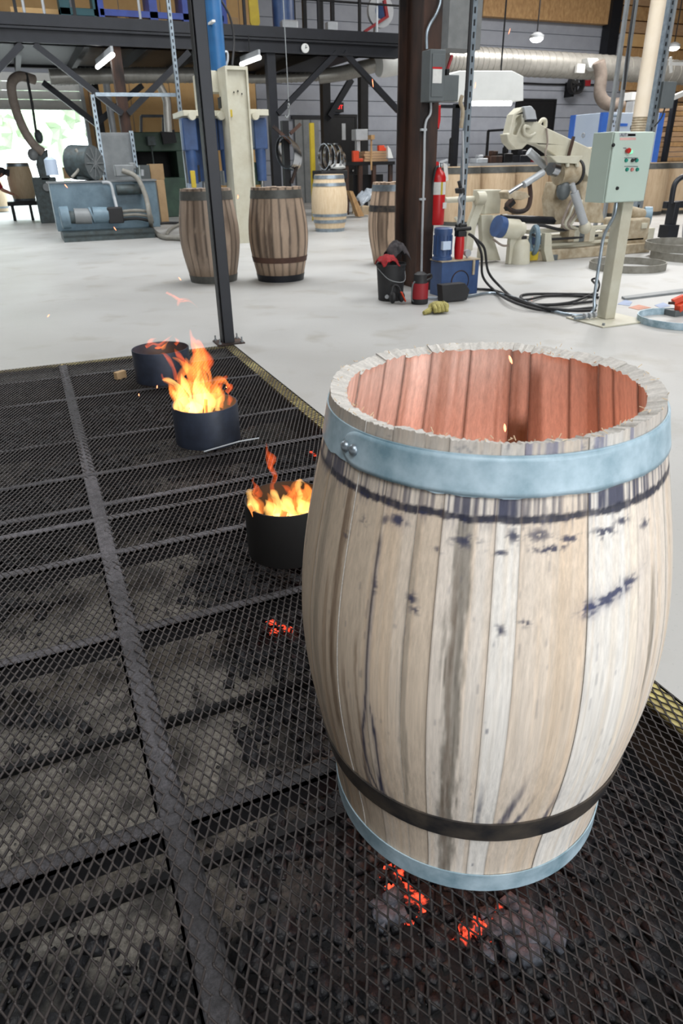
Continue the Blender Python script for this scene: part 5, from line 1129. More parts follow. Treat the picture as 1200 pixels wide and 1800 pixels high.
MB().tube(spline([pp(133, 262, .6), pp(142, 280, .55), pp(138, 298, .55), pp(126, 312, .5)], 5), .025, 8).build('hose', MT['hose_grey'], pu)
MB().obox(pp(218, 300, .4), (.35, .2, .2), (1, 0, 0)).obox(pp(232, 292, .45), (.12, .12, .2), (1, 0, 0)).build('manifold', MT['grey'], pu, bevel=.02)
MB().tube([pp(205, 334, .35), pp(250, 332, .35)], .09, 16).build('filter', MT['bluegrey_dark'], pu)
MB().tube(spline([pp(180, 321, .35), pp(194, 323, .3), pp(200, 345, .25), pp(205, 365, .15)], 5), .03, 8).build('pipe', MT['grey_light'], pu)
for k in range(3): MB().tube(spline([pp(214, 372+7*k, .1), pp(240, 370+7*k, .05), pp(262, 374+7*k, .1), pp(268, 390, .3)], 5), .028, 8).build('hose', MT['hose_grey' if k < 2 else 'rubber'], pu)
for i in range(6): MB().cyl(pp(205+9*i, 305+2*(i % 3), .4), pp(205+9*i, 294+4*(i % 2), .4), .03, n=10).build('fitting', MT['grey_light' if i % 2 else 'bluegrey_dark'], pu)
m = MB().tube(spline([atv(215, 300, VP+.3), atv(240, 312, VP+.2), atv(256, 345, VP+.05), atv(264, 385, VP-.1), fl(268, 404, .06), fl(285, 416, .05), fl(306, 418, .05), fl(322, 419, .05)], 7), .045, 10)
single('thick_hose', m, MT['hose_grey'], 'thick pale hose running from the pump unit down to the floor', 'hose')
m = MB().tube(spline([fl(268, 394, .04), fl(290, 392, .04), fl(318, 392, .04)], 6), .03, 8); single('dark_hose', m, MT['rubber'], 'dark hose on the floor between pump unit and barrels', 'hose')
m = MB().tube(spline([fl(318, 393, .04), fl(300, 402, .04), fl(292, 413, .04)], 6), .03, 8); single('dark_hose', m, MT['hose_grey'], 'short grey hose curling on the floor left of the grey-brown barrel', 'hose')
q = atv(93, 308, VP+.7); z = atv(93, 276, VP+.7)[2]; m = MB().lathe((q[0], q[1], q[2]), [(.001, 0), (.11, 0), (.11, (z-q[2])*.85), (.05, z-q[2]), (.001, z-q[2])], 16); single('plastic_jug', m, MT['bluewhite'], 'pale blue plastic jug at the left end of the pump unit', 'jug')
# grey cabinet with struts beside it
q0 = atv(181, 290, 11.2); q1 = atv(231, 233, 11.2); cb_ = thing('grey_cabinet', 'plain grey cabinet behind the pump motor', 'cabinet', (q0[0], 11.2, 0))
MB().box(q0[0], 11.2, .7, q1[0], 11.6, q1[2]).build('body', MT['grey'], cb_, bevel=.01)
MB().box(q0[0]+.03, 11.18, .75, q1[0]-.03, 11.2, q1[2]-.04).build('door', MT['grey'], cb_, bevel=.004)
for x in (q0[0]+.02, q1[0]-.08): MB().box(x, 11.3, 0, x+.06, 11.4, .7).build('leg', MT['grey_box'], cb_)
strut(168, 177, 260, 11.0, .07, 'galv', 'perforated strut standing left of the grey cabinet', zt=atv(172, 166, 11.0)[2]); strut(228, 236, 270, 11.1, .07, 'galv', 'perforated strut standing right of the grey cabinet', zt=atv(229, 230, 11.1)[2])
q = atv(193, 190, 15.6); single('white_pipe', MB().cyl((q[0], 15.6, 0), (q[0], 15.6, atv(190, 140, 15.6)[2]), .085, n=12), MT['grey_light'], 'pale vertical pipe behind the grey cabinet', 'pipe')
q = strut(301, 314, 168, 10.2, .07, 'galv', 'tall galvanised strut left of the beige press', zt=8.3)
m = MB().bar(atv(168, 166, 10.3), atv(316, 167, 10.3), .06); single('strut_rail', m, MT['galv'], 'horizontal galvanised strut rail between the tall struts', 'strut')
# green press
gv = 15.5; gp = thing('green_press', 'large dark green press with a black opening', 'press', tuple(fl(300, 372)))
a, b = atv(232, 300, gv)[0], atv(328, 300, gv)[0]; zt = atv(275, 232, gv)[2]; z1 = atv(275, 266, gv)[2]; z2 = atv(290, 312, gv)[2]
MB().box(a, gv, z1, b, gv+1.6, zt).build('head', MT['green'], gp, bevel=.02)
MB().box(a, gv-.2, 0, b+.25, gv+1.6, z2).build('base', MT['green'], gp, bevel=.02)
MB().box(a, gv, z2, a+.12, gv+1.6, z1).build('side_frame', MT['green'], gp); MB().box(b-.22, gv, z2, b, gv+1.6, z1).build('side_frame', MT['green'], gp)
MB().box(a+.12, gv+1.2, z2, b-.22, gv+1.6, z1).build('back_panel', MT['steel_black'], gp)
q = atv(265, 248, gv-.15); MB().obox(q, (.2, .2, .3), (1, 0, 0)).cyl(q, q-np.array([0, 0, .75]), .02, n=6).build('pressure_switch', MT['bluegrey_dark'], gp)
q = atv(296, 241, gv-.2); MB().obox(q, (.35, .3, .16), (1, 0, .1)).build('work_lamp', MT['steel_black'], gp)
for i, (x0, y0, x1, y1, v, mm, nm, lb) in enumerate(((247, 290, 264, 318, 13.2, 'grey_box', 'grey_bin', 'dark grey bin on the stacked cartons by the green press'), (264, 288, 288, 316, 13.4, 'cardboard', 'carton', 'tan carton beside the dark grey bin'), (262, 320, 278, 376, 12.6, 'grey_box', 'grey_drum', 'dark grey drum standing below the cartons'), (278, 316, 292, 374, 12.8, 'cardboard', 'carton', 'tall tan carton standing before the green press base'))):
    if i < 2: slab(x0, y0, x1, y1, v, .4, mm, nm, lb, 'box' if 'carton' in nm else 'bin', bevel=.01)
    else:
        mb = MB().pbox(x0, y0, x1, y1, v, .35, floor=True); single(nm, mb, MT[mm], lb, 'box' if 'carton' in nm else 'drum', bevel=.01)
q = atv(288, 205, 13.5); m = MB().tube(spline([atv(280, 150, 13.5), atv(292, 175, 13.5), atv(294, 200, 13.5), atv(296, 232, 13.5)], 5), .09, 14); single('silver_pipe', m, MT['duct'], 'silver ducting dropping behind the green press', 'duct')
fr = thing('tube_frame', 'small dark blue tube frame above the green press', 'frame', tuple(atv(262, 230, 14.5)))
for (a, b) in (((248, 204), (248, 232)), ((248, 204), (287, 204)), ((287, 204), (287, 232))): MB().bar(atv(a[0], a[1], 14.5), atv(b[0], b[1], 14.5), .06).build('tube', MT['blue'] if a == b else MT['steel_dark'], fr)
# exhaust hose by the open door
m = MB().tube(spline([atv(60, 140, 15.4), atv(35, 134, 15.2), atv(21, 145, 15), atv(22, 170, 15), atv(32, 205, 15), atv(46, 235, 15), atv(60, 255, 15), atv(76, 268, 15)], 6), .105, 14)
single('exhaust_hose', m, MT['hose_brown'], 'curving grey-brown exhaust hose in front of the open door', 'hose')
m = MB().tube([atv(46, 128, 15.2), atv(56, 180, 15.2), atv(64, 236, 15.2)], .03, 6); single('lift_cable', m, MT['steel_black'], 'thin dark cable hanging beside the exhaust hose', 'cable')
lt_ = thing('lathe_head', 'dark machine head under the exhaust hose before the open door', 'machine', tuple(fl(78, 392)))
MB().pprism([(66, 270), (84, 262), (86, 300), (90, 318), (72, 318), (64, 290)], 15, .5).build('head', MT['bluegrey_dark'], lt_, bevel=.03)
MB().ball(atv(68, 240, 15.1), .12, 12, (.8, .8, 1.3)).build('lift_motor', MT['bluegrey_dark'], lt_)
MB().ball(atv(58, 272, 15), .13, 10, (1, 1, 1.1)).build('nozzle', MT['grey'], lt_)
q = atv(80, 335, 15); MB().box(q[0]-.25, 15, 0, q[0]+.3, 15.5, q[2]+.3).build('base', MT['bluegrey_dark'], lt_, bevel=.02)
MB().lathe(atv(82, 329, 14.98), [(.001, -.03), (.09, -.03), (.09, 0), (.001, 0)], 16, (0, 1, 0)).build('flywheel', MT['grey'], lt_)
# low table with barrels by the door
tb_ = thing('low_table', 'low dark table with thin legs near the open door', 'table', tuple(fl(45, 388)))
p = fl(44, 388); zt = atv(44, 354, p[1])[2]; xa, xb = atv(12, 354, p[1])[0], atv(90, 354, p[1])[0]
MB().box(xa, p[1]-.05, zt-.1, xb, p[1]+1.0, zt).build('top', MT['steel_black'], tb_, bevel=.01)
for (x, y) in ((xa+.1, p[1]), ((xa+xb)/2, p[1]), (xb-.06, p[1]), (xa+.1, p[1]+.9), (xb-.06, p[1]+.9)): MB().box(x-.035, y, 0, x+.035, y+.07, zt-.1).build('leg', MT['steel_black'], tb_)
q = atv(42, 345, p[1]+.5); plain_barrel('pale oak barrel standing on the low dark table by the open door', q[0], p[1]+.5, .92, (.27, .31, .33, .31, .27), ((.0, .06, 'galv'), (.9, .97, 'galv')), z=zt)
q = fl(3, 372); plain_barrel('pale barrel cut off by the left edge of the picture', q[0]-.05, q[1]+.3, .95, (.27, .31, .33, .31, .27), ((.1, .16, 'galv'), (.7, .78, 'galv')))
slab(112, 294, 124, 314, 15.5, .3, 'cardboard', 'carton', 'small carton behind the left end of the pump unit', 'box')

# ---- hoop press with beige column
hv = 7.3; hp = thing('hoop_press', 'tall beige press with ring of blue hydraulic cylinders', 'press', tuple(fl(425, 432)))
def hq(x, y, dv=0.): return Vector(atv(x, y, hv+dv))
def bx(x0, y0, x1, y1, dv, dep, m, name, floor=False, z0=None, bevel=.006):
    a, b = hq((x0), (y0+y1)/2, dv), hq(x1, (y0+y1)/2, dv); z1 = hq((x0+x1)/2, y0, dv).z; z_ = 0 if floor else (hq((x0+x1)/2, y1, dv).z)
    return MB().box(a.x, hv+dv, z_, b.x, hv+dv+dep, z1).build(name, MT[m], hp, bevel=bevel)
a, b = hq(408, 240), hq(440, 240); zt = hq(420, 116).z
MB().box(a.x, hv+.05, 0, b.x, hv+.08, zt).build('column_web', MT['beige'], hp, smooth=False)
MB().box(a.x-.03, hv, 0, a.x, hv+.5, zt).build('column_flange', MT['beige'], hp, smooth=False)
MB().box(b.x, hv, 0, b.x+.03, hv+.5, zt).build('column_flange', MT['beige'], hp, smooth=False)
MB().box(a.x, hv, zt-.05, b.x, hv+.5, zt).build('column_cap', MT['beige'], hp, smooth=False)
for (x, y) in ((411, 162), (418, 160), (425, 165)): MB().cyl(hq(x, y, .03), hq(x, y, .06), .012, n=8).build('bolt', MT['steel_black'], hp)
bx(352, 124, 402, 162, .5, .35, 'beige', 'head_beam')
bx(346, 132, 353, 200, .9, .2, 'beige', 'rear_column', floor=True)
bx(322, 194, 400, 204, .35, .9, 'beige', 'platform'); bx(440, 192, 472, 203, .35, .9, 'beige', 'platform')
for (x, dv) in ((330, .5), (348, .9), (366, .45), (393, .5), (455, .6)):
    q = hq(x, 205, dv); w = .12
    MB().box(q.x-w, q.y-.05, q.z-.5, q.x+w, q.y+.15, q.z-.02).build('cylinder_mount', MT['blue'], hp, bevel=.02)
    MB().cyl((q.x, q.y+.05, q.z-1.0), (q.x, q.y+.05, q.z-.4), .085, .1, 16).build('cylinder', MT['blue'], hp)
    MB().cyl((q.x, q.y+.05, q.z-1.25), (q.x, q.y+.05, q.z-1.0), .035, n=12).build('piston_rod', MT['chrome'], hp)
for x in (337, 388, 448): q = hq(x, 204, .3); MB().lathe(q, [(.001, -.05), (.06, -.05), (.06, .05), (.001, .05)], 14, (0, 1, 0)).build('roller', MT['beige'], hp)
q = hq(379, 60, .6); MB().cyl((q.x, q.y, hq(379, 124, .5).z), (q.x, q.y, 7.5), .13, n=20).build('main_ram', MT['blue_ram'], hp)
q2 = hq(371, 40, .45); MB().obox(q2, (.05, .03, .35), (1, 0, 0)).build('ram_label', MT['label_white'], hp)
q = hq(400, 95, .6); MB().tube(spline([hq(392, 92, .6), hq(399, 92, .6), hq(400, 105, .6), hq(397, 116, .6)], 5), .02, 8).build('return_pipe', MT['grey_light'], hp)
MB().tube(spline([hq(388, 0, .6), hq(404, 30, .6), hq(411, 70, .6), hq(408, 115, .5)], 6), .018, 8).build('hydraulic_hose', MT['rubber'], hp)
q = hq(405, 190, .0); MB().box(q.x-.03, hv+.02, q.z-.12, q.x+.03, hv+.05, q.z-.02).build('warning_label', MT['yellow'], hp)
bx(388, 170, 400, 190, .4, .2, 'steel_black', 'valve'); bx(392, 176, 399, 188, .38, .1, 'grey_light', 'valve_cap')
a, b = hq(335, 300, .3), hq(470, 300, .3); MB().box(a.x, hv+.3, 0, b.x, hv+1.4, .5).build('bed', MT['bluegrey_dark'], hp, bevel=.02)
bx(336, 300, 344, 330, .3, .05, 'yellow', 'warning_panel'); bx(340, 290, 352, 320, .5, .3, 'steel_black', 'tool_block'); bx(440, 285, 462, 325, .7, .3, 'green', 'tool_block'); bx(392, 300, 406, 326, .5, .2, 'grey', 'control_box')
m = MB().prism([(0, 0), (.34, 0), (.3, -1.1), (.2, -1.5), (.06, -1.5)], tuple(atv(318, 232, 8.6)), (1, 0, 0), (0, 0, 1), (0, .08, 0)); single('plastic_sheet', m, MT['bluewhite'], 'pale plastic sheet hanging left of the beige press', 'sheet')
m = MB(); P = [atv(317, 205, 8.5), atv(322, 260, 8.5), atv(330, 322, 8.5)]; m.tube(spline(P, 10), .02, 6); single('drag_chain', m, MT['grey'], 'chain hanging over the pale plastic sheet', 'chain')
# hanging hook line
m = MB().tube([atv(497, -10, 7.4), atv(503, 100, 7.4), atv(507, 178, 7.4)], .008, 6); m.torus(atv(507, 186, 7.4), .035, .01, 16, 6, (1, 0, 0)); m.tube(spline([atv(507, 190, 7.4), atv(508, 200, 7.4), atv(504, 207, 7.4), atv(501, 203, 7.4)], 5), .014, 8); single('hook_line', m, MT['grey'], 'thin hoist wire with a small hook in front of the mezzanine', 'hoist hook')
# stands of shiny hoops
def hoop_stand(px, py, v, label, n, R, lean, rings_dx, grp, glab):
    base = atv(px, py, v); 
    for k in range(n):
        c = base+np.array([rings_dx*k, .1*k, -.02*k]); mb = MB().ring((c[0]-.03, c[1], c[2]), R*(1-.03*k), .012, .055, 36, (1, .35, lean))
        single('shiny_hoop', mb, MT['chrome'], glab[k], 'hoop', grp)
s1 = thing('hoop_rack', 'dark rack post with arms where shiny hoops hang, right of the beige press', 'rack', tuple(atv(505, 345, 8.2)))
q = atv(505, 270, 8.2); MB().box(q[0]-.07, 8.2, 0, q[0]+.05, 8.32, atv(505, 212, 8.2)[2]).build('post', MT['steel_black'], s1)
for a_, b_ in (((480, 222), (512, 252)), ((510, 235), (528, 218)), ((524, 285), (512, 322))): MB().bar(atv(*a_, 8.15), atv(*b_, 8.15), .05).build('arm', MT['rust'], s1)
hoop_stand(503, 268, 8.05, '', 4, .27, .12, .075, 'shiny hoops on the rack', ('shiny steel hoop hanging leftmost on the dark rack', 'shiny steel hoop second from left on the dark rack', 'shiny steel hoop third from left on the dark rack', 'shiny steel hoop hanging rightmost on the dark rack'))
q = fl(586, 392); 
cart = thing('hoop_cart', 'black low cart carrying shiny hoops behind the finished pale barrel', 'cart', tuple(atv(585, 330, 11)))
a, b = atv(562, 305, 11), atv(608, 305, 11); MB().box(a[0], 10.9, a[2]-.12, b[0], 11.5, a[2]+.06).build('tray', MT['rubber'], cart, bevel=.02)
for x in (a[0]+.08, b[0]-.08):
    for y in (10.95, 11.4): MB().box(x-.03, y, 0, x+.03, y+.06, a[2]-.1).build('leg', MT['steel_black'], cart)
for i, (x, y) in enumerate(((569, 282), (578, 280), (588, 278), (596, 280))):
    c = atv(x, y, 11.1); R = .27 if i < 3 else .2
    c[2] = a[2]+.07+R; single('shiny_hoop', MB().ring((c[0], c[1], c[2]), R, .012, .06, 36, (1, .15, .0)), MT['chrome'], ('shiny hoop standing leftmost on the black cart', 'shiny hoop second from left on the black cart', 'shiny hoop third from left on the black cart', 'smallest shiny hoop, rightmost on the black cart')[i], 'hoop', 'shiny hoops on the cart')
c = atv(594, 297, 11.0); single('white_rag', MB().ball((c[0], 11.0, a[2]+.13), .13, 12, (1.5, .7, .5), .12), MT['white'], 'white rag on the edge of the black cart', 'rag')
q = atv(550, 270, 11.6); single('yellow_post', MB().box(q[0]-.05, 11.6, 0, q[0]+.05, 11.68, atv(550, 216, 11.6)[2]), MT['yellow'], 'yellow post leaning by the grey double door', 'post')
# workbench with wood and clamps
wv = 13.0; wb = thing('workbench', 'dark steel workbench stacked with timber, left of the rusty column', 'workbench', tuple(atv(650, 330, wv)))
a, b = atv(604, 285, wv), atv(694, 285, wv); MB().box(a[0], wv, a[2]-.08, b[0], wv+.9, a[2]).build('top', MT['steel_black'], wb)
for x in (a[0]+.05, (a[0]+b[0])/2-.3, (a[0]+b[0])/2+.1, b[0]-.15): MB().box(x, wv+.02, 0, x+.1, wv+.12, a[2]-.08).build('leg', MT['rust'], wb)
MB().box(a[0]+.4, wv+.3, .3, b[0]-.2, wv+.8, .95).build('cabinet', MT['steel_black'], wb)
zt = a[2]
for k in range(4):
    p, q = atv(640, 270, wv+.1), atv(682, 270, wv+.1); single('timber', MB().box(p[0]+.02*(k % 2), wv+.1, zt+.002+.062*k, q[0]-.05*(k % 3 == 1), wv+.5, zt+.058+.062*k), MT['plank_brown'], ('lowest plank in the timber pile on the workbench', 'second plank up in the timber pile on the workbench', 'third plank up in the timber pile on the workbench', 'topmost plank in the timber pile on the workbench')[k], 'plank', 'planks on the workbench', bevel=.006)
for i, (x, y0, y1, v) in enumerate(((626, 248, 268, wv+.05), (671, 246, 256, wv+.2))):
    p, q = atv(x-5, y1, v), atv(x+5, y0, v); zz0 = zt if i == 0 else zt+.25
    single('orange_tool', MB().box(p[0], v, zz0, q[0], v+.12, zz0+(q[2]-p[2])).box(p[0]+.03, v+.02, zz0, q[0]+.12, v+.1, zz0+.08), MT['orange'], ('orange power tool standing on the left half of the workbench', 'orange clamp head on top of the timber pile')[i], 'tool', bevel=.01)
p, q = atv(637, 246, wv+.2), atv(655, 226, wv+.2); single('grey_machine', MB().box(p[0], wv+.55, zt, p[0]+.1, wv+.7, q[2]).box(p[0]-.05, wv+.5, p[2], q[0], wv+.8, q[2]).box(p[0]+.05, wv+.45, zt, q[0]-.02, wv+.9, zt+.12), MT['grey_light'], 'pale grey bench machine behind the timber on the workbench', 'machine', bevel=.01)
p = atv(652, 275, wv-.03); single('mallet', MB().cyl((p[0], wv-.04, zt-.2), (p[0], wv-.04, zt+.52), .025, n=8).obox((p[0], wv-.04, zt+.56), (.2, .1, .1), (0, 1, 0)), MT['oak_tan'], 'wooden handled mallet hanging at the front of the workbench', 'mallet')
m = MB().pprism([(681, 256), (686, 262), (691, 278), (682, 278)], wv+.02, .1); single('paper_bag', m, MT['white'], 'white wedge-shaped bag at the right end of the timber pile', 'bag')
for i in range(5):
    p = fl(628+6*i, 376+i); single('wood_chock', MB().obox((p[0]+.1, p[1]+.3, .1+.0), (.5, .22, .2), (random.uniform(-.4, 1), 1, 0), (0, 0, 1)), MT['oak'], ('yellow-brown wood chock on the floor, nearest the pale barrel', 'second wood chock right of the pale barrel', 'middle wood chock of the row below the workbench', 'fourth wood chock of the row below the workbench', 'wood chock on the floor nearest the half-hidden barrel')[i], 'wood chock', 'wood chocks by the workbench', bevel=.01) if i in (0, 2) else None
m = MB().pprism([(614, 335), (620, 336), (640, 380), (630, 381)], 11.8, .2); single('stave_board', m, MT['oak_tan'], 'yellow oak board leaning beside the finished pale barrel', 'board')
cloth(tuple(atv(650, 352, 12.2)), (.8, .5, .5), MT['clear'], 'crumpled clear plastic under the workbench', 'plastic', 13, 'plastic_wrap')
q = fl(664, 372); 

# ---- right side: lifting robot and what stands behind it
rv = 2.75
rb = thing('beige_lifter', 'large beige hydraulic barrel lifter with curved arm and pistons', 'machine', tuple(fl(1000, 462)))
def rq(x, y, dv=0.): return Vector(atv(x, y, rv+dv))
def rbox(x0, y0, x1, y1, dv, dep, m, name, floor=False, bevel=.008, par=None):
    mb = MB().pbox(x0, y0, x1, y1, rv+dv, dep, floor); return mb.build(name, MT[m], par or rb, bevel=bevel)
rbox(905, 436, 1140, 462, 0, .16, 'tan_dirty', 'base_rail', True); rbox(925, 408, 1148, 432, .7, .16, 'beige', 'base_rail', True)
for (x0, x1, y0, y1, dv) in ((930, 1140, 398, 405, .15), (930, 1140, 412, 418, .2), (935, 1130, 424, 429, .1)): rbox(x0, y0, x1, y1, dv, .1, 'beige', 'side_rail')
rbox(896, 408, 916, 466, -.05, .08, 'beige', 'end_plate', True); MB().pprism([(958, 410), (969, 410), (970, 440), (976, 465), (962, 465), (956, 440)], rv-.08, .08).build('end_plate', MT['beige'], rb, bevel=.005)
rbox(930, 442, 946, 458, -.02, .03, 'yellow', 'warning_plate'); rbox(970, 448, 980, 462, -.02, .05, 'grey_box', 'foot')
arm = MB().pprism([(895, 235), (903, 201), (915, 189), (933, 186), (941, 194), (944, 213), (960, 224), (1028, 256), (1040, 262), (1040, 320), (1012, 283), (990, 282), (972, 272), (962, 265), (952, 258), (940, 253), (927, 253), (918, 262), (905, 263), (893, 250), (890, 235)], rv+.1, .15, [[(902, 236), (907, 208), (917, 200), (917, 216), (912, 226), (908, 238)]])
arm = arm.build('lift_arm', MT['beige'], rb, bevel=.012)
MB().pprism([(921, 187), (934, 186), (941, 195), (944, 210), (925, 211)], rv+.05, .06).build('arm_cover', MT['grey_light'], arm, bevel=.01)
MB().pprism([(926, 210), (943, 210), (943, 214), (926, 214)], rv+.045, .05).build('arm_plate', MT['steel_dark'], arm)
MB().tube(spline([rq(930, 224, .08), rq(922, 222, .05), (rq(921, 234, .05)), rq(930, 239, .06), rq(940, 234, .07)], 5), .02, 8).build('hose', MT['beige'], arm)
MB().tube(spline([rq(948, 217, .2), rq(952, 211, .2), rq(958, 212, .2), rq(958, 224, .2)], 5), .025, 8).build('lifting_eye', MT['beige'], arm)
MB().bar(rq(998, 277, .05), rq(1008, 240, .05), .03).build('lever', MT['rust'], arm)
MB().tube(spline([rq(960, 225, .08), rq(962, 250, .06), rq(958, 270, .05), rq(961, 290, .05)], 5), .012, 6).build('cable', MT['hose_brown'], arm)
MB().pprism([(966, 274), (1024, 274), (1016, 288), (978, 286)], rv-.06, .2).build('arm_bracket', MT['beige'], rb, bevel=.008)
for x in (997, 1014): MB().cyl(rq(x, 287, -.04), rq(x, 293, -.04), .025, n=8).build('bolt', MT['beige'], rb)
MB().tube([rq(980, 305, .1), rq(1012, 303, .1)], .14, 24).build('rotary_joint', MT['tan_dirty'], rb)
MB().tube([rq(1010, 303, .1), rq(1014, 303, .1)], .155, 24).build('joint_seal', MT['rubber'], rb)
MB().tube([rq(968, 295, .02), rq(978, 298, .02)], .09, 20).build('joint_cap', MT['chrome'], rb)
MB().tube([rq(929, 266, .3), rq(958, 292, .25)], .05, 12).build('rod_cover', MT['grey_light'], rb)
MB().tube([rq(893, 340, 0), rq(952, 303, .05)], .028, 12).build('piston_rod', MT['chrome'], rb)
MB().tube([rq(920, 325, 0), rq(954, 303, .05)], .042, 12).build('piston_sleeve', MT['grey_light'], rb)
MB().pprism([(892, 338), (900, 334), (925, 338), (932, 346), (916, 352), (894, 350)], rv-.02, .2).build('gripper', MT['tan_dirty'], rb, bevel=.01)
MB().tube(spline([rq(900, 350, 0), rq(890, 362, 0), rq(905, 372, 0), rq(925, 368, 0), rq(932, 348, .05), rq(930, 322, .1)], 5), .03, 8).build('gripper_hook', MT['rust'], rb)
MB().bar(rq(888, 368, 0), rq(903, 354, 0), .05).build('gripper_pad', MT['steel_black'], rb)
MB().tube([rq(1005, 323, -.1), rq(1010, 340, -.1)], .035, 12).tube([rq(1009, 338, -.1), rq(1026, 392, -.1)], .055, 14).build('lift_piston', MT['grey_light'], rb)
MB().ball(rq(1028, 400, -.1), .085, 14).build('piston_ball', MT['beige'], rb)
MB().pprism([(1030, 262), (1042, 258), (1052, 330), (1062, 392), (1030, 392), (1020, 340), (1016, 300)], rv+.25, .3).build('rear_mast', MT['tan_dirty'], rb, bevel=.01)
MB().pprism([(980, 320), (1005, 322), (1010, 352), (1004, 392), (976, 395), (972, 350)], rv+.2, .25).build('front_mast', MT['tan_dirty'], rb, bevel=.01)
MB().ball(rq(990, 335, .05), .1, 12, (1, .8, 1.2)).build('knuckle', MT['grey_box'], rb)
for k in range(4): MB().tube(spline([rq(1004+6*k, 352, .1), rq(994+8*k, 375, 0), rq(988+5*k, 396, 0), rq(1002+6*k, 404, .1)], 5), .018, 6).build('cable', MT['beige' if k % 2 else 'hose_brown'], rb)
for k in range(5): rbox(1000+9*k, 398+3*(k % 2), 1010+9*k, 425, .05, .2, ('tan_dirty', 'beige', 'grey_box', 'tan_dirty', 'beige')[k], 'valve_block')
MB().tube(spline([rq(935, 402, .1), rq(950, 396, .05), rq(985, 404, .05), rq(1000, 402, .1)], 5), .02, 6).tube(spline([rq(935, 412, .05), rq(960, 420, .02), rq(1010, 418, .05), rq(1050, 414, .1)], 5), .016, 6).build('cable', MT['rubber'], rb)
MB().tube([rq(880, 384, .2), rq(975, 388, .25)], .05, 12).build('cross_shaft', MT['steel_dark'], rb)
MB().tube([rq(846, 388, .3), rq(890, 383, .3)], .05, 12).build('cross_shaft', MT['beige'], rb)
# gear motor
MB().tube([rq(882, 401, -.05), rq(908, 403, -.05)], .12, 22).tube([rq(906, 402, -.05), rq(918, 403, -.05)], .085, 18).build('motor', MT['beige'], rb)
MB().tube([rq(872, 397, -.05), rq(882, 400, -.05)], .13, 22).build('motor_flange', MT['blue'], rb)
MB().torus(rq(939, 422, .0), .16, .035, 24, 8, (1, -.4, 0)).build('drive_ring', MT['bluegrey'], rb)
rbox(942, 418, 956, 430, .02, .1, 'blue', 'blue_block'); rbox(915, 415, 926, 428, -.05, .1, 'rubber', 'coupling')
# left support of the lifter
rbox(852, 334, 880, 376, .35, .3, 'beige', 'side_cover'); MB().tube([rq(782, 352, .35), rq(838, 349, .35), rq(850, 350, .35)], .035, 12).build('cross_pipe', MT['beige'], rb)
MB().lathe(rq(843, 348, .3), [(.001, -.06), (.08, -.06), (.08, .06), (.001, .06)], 18, (1, 0, 0)).build('bearing', MT['beige'], rb)
MB().pprism([(840, 352), (850, 360), (836, 400), (830, 440), (818, 446), (822, 402)], rv+.3, .08).build('side_leg', MT['beige'], rb, bevel=.005)
MB().pprism([(846, 378), (866, 378), (868, 420), (880, 458), (844, 458), (848, 420)], rv+.25, .1).build('side_leg', MT['beige'], rb, bevel=.005)
MB().tube(spline([rq(800, 382, .3), rq(812, 400, .3), rq(826, 408, .3)], 4), .02, 8).build('link_rod', MT['beige'], rb)
q = fl(912, 463); rr_ = .13; MB().lathe((q[0], q[1]+.02, 0), [(.001, 0), (rr_*1.15, 0), (rr_, .24), (rr_*.7, .3), (.001, .3)], 20).build('cover_pot', MT['beige'], rb)
MB().tube(spline([rq(866, 420, .1), rq(885, 432, .0), rq(905, 425, -.02), rq(915, 402, -.02)], 5), .014, 6).build('cable', MT['hose_brown'], rb)
# right end drive
rbox(1100, 384, 1140, 440, .1, .5, 'tan_dirty', 'drive_housing', True, .03); MB().tube([rq(1104, 372, .3), rq(1130, 378, .3)], .08, 16).build('drive_motor', MT['tan_dirty'], rb)
MB().lathe(rq(1137, 380, .3), [(.001, -.05), (.13, -.05), (.13, .05), (.001, .05)], 22, (.8, -.6, 0)).build('drive_disc', MT['bluegrey'], rb); rbox(1128, 392, 1138, 402, .08, .03, 'beige', 'label_box')
# low bench and clutter before the grey wall
cv = 9.5; cl = thing('parts_bench', 'long bench of dark parts behind the barrel row', 'bench', tuple(atv(880, 300, cv)))
a, b = atv(800, 288, cv), atv(1010, 288, cv); MB().box(a[0], cv, a[2]-.06, b[0], cv+.8, a[2]).build('top', MT['grey_light'], cl)
for k in range(5): x = a[0]+.1+(b[0]-a[0]-.3)*k/4; MB().box(x, cv+.05, 0, x+.1, cv+.15, a[2]-.06).build('leg', MT['steel_dark'], cl)
for i, (x0, y0, x1, y1, mm, nm, lb) in enumerate(((862, 262, 884, 284, 'rust', 'steel_part', 'rusty steel part at the left on the parts bench'), (886, 258, 902, 286, 'steel_black', 'steel_part', 'black steel part in the middle of the parts bench'), (914, 262, 934, 284, 'steel_dark', 'steel_part', 'dark steel part under the lifter arm on the parts bench'), (838, 270, 858, 285, 'grey_light', 'parts_tray', 'pale tray at the left end of the parts bench'), (938, 268, 950, 285, 'red_dull', 'red_part', 'dull red part at the right on the parts bench'))):
    p, q = atv(x0, (y0+y1)/2, cv+.2), atv(x1, (y0+y1)/2, cv+.2); h_ = atv(x0, y0, cv+.2)[2]-atv(x0, y1, cv+.2)[2]
    single(nm, MB().box(p[0], cv+.2, a[2], q[0], cv+.5, a[2]+h_*.6).box(p[0]+.08, cv+.25, a[2]+h_*.6, q[0]-.1, cv+.42, a[2]+h_), MT[mm], lb, 'part' if nm != 'parts_tray' else 'tray', bevel=.02)
fr2 = thing('pipe_frame', 'black pipe frame standing behind the parts bench', 'frame', tuple(atv(875, 285, 11)))
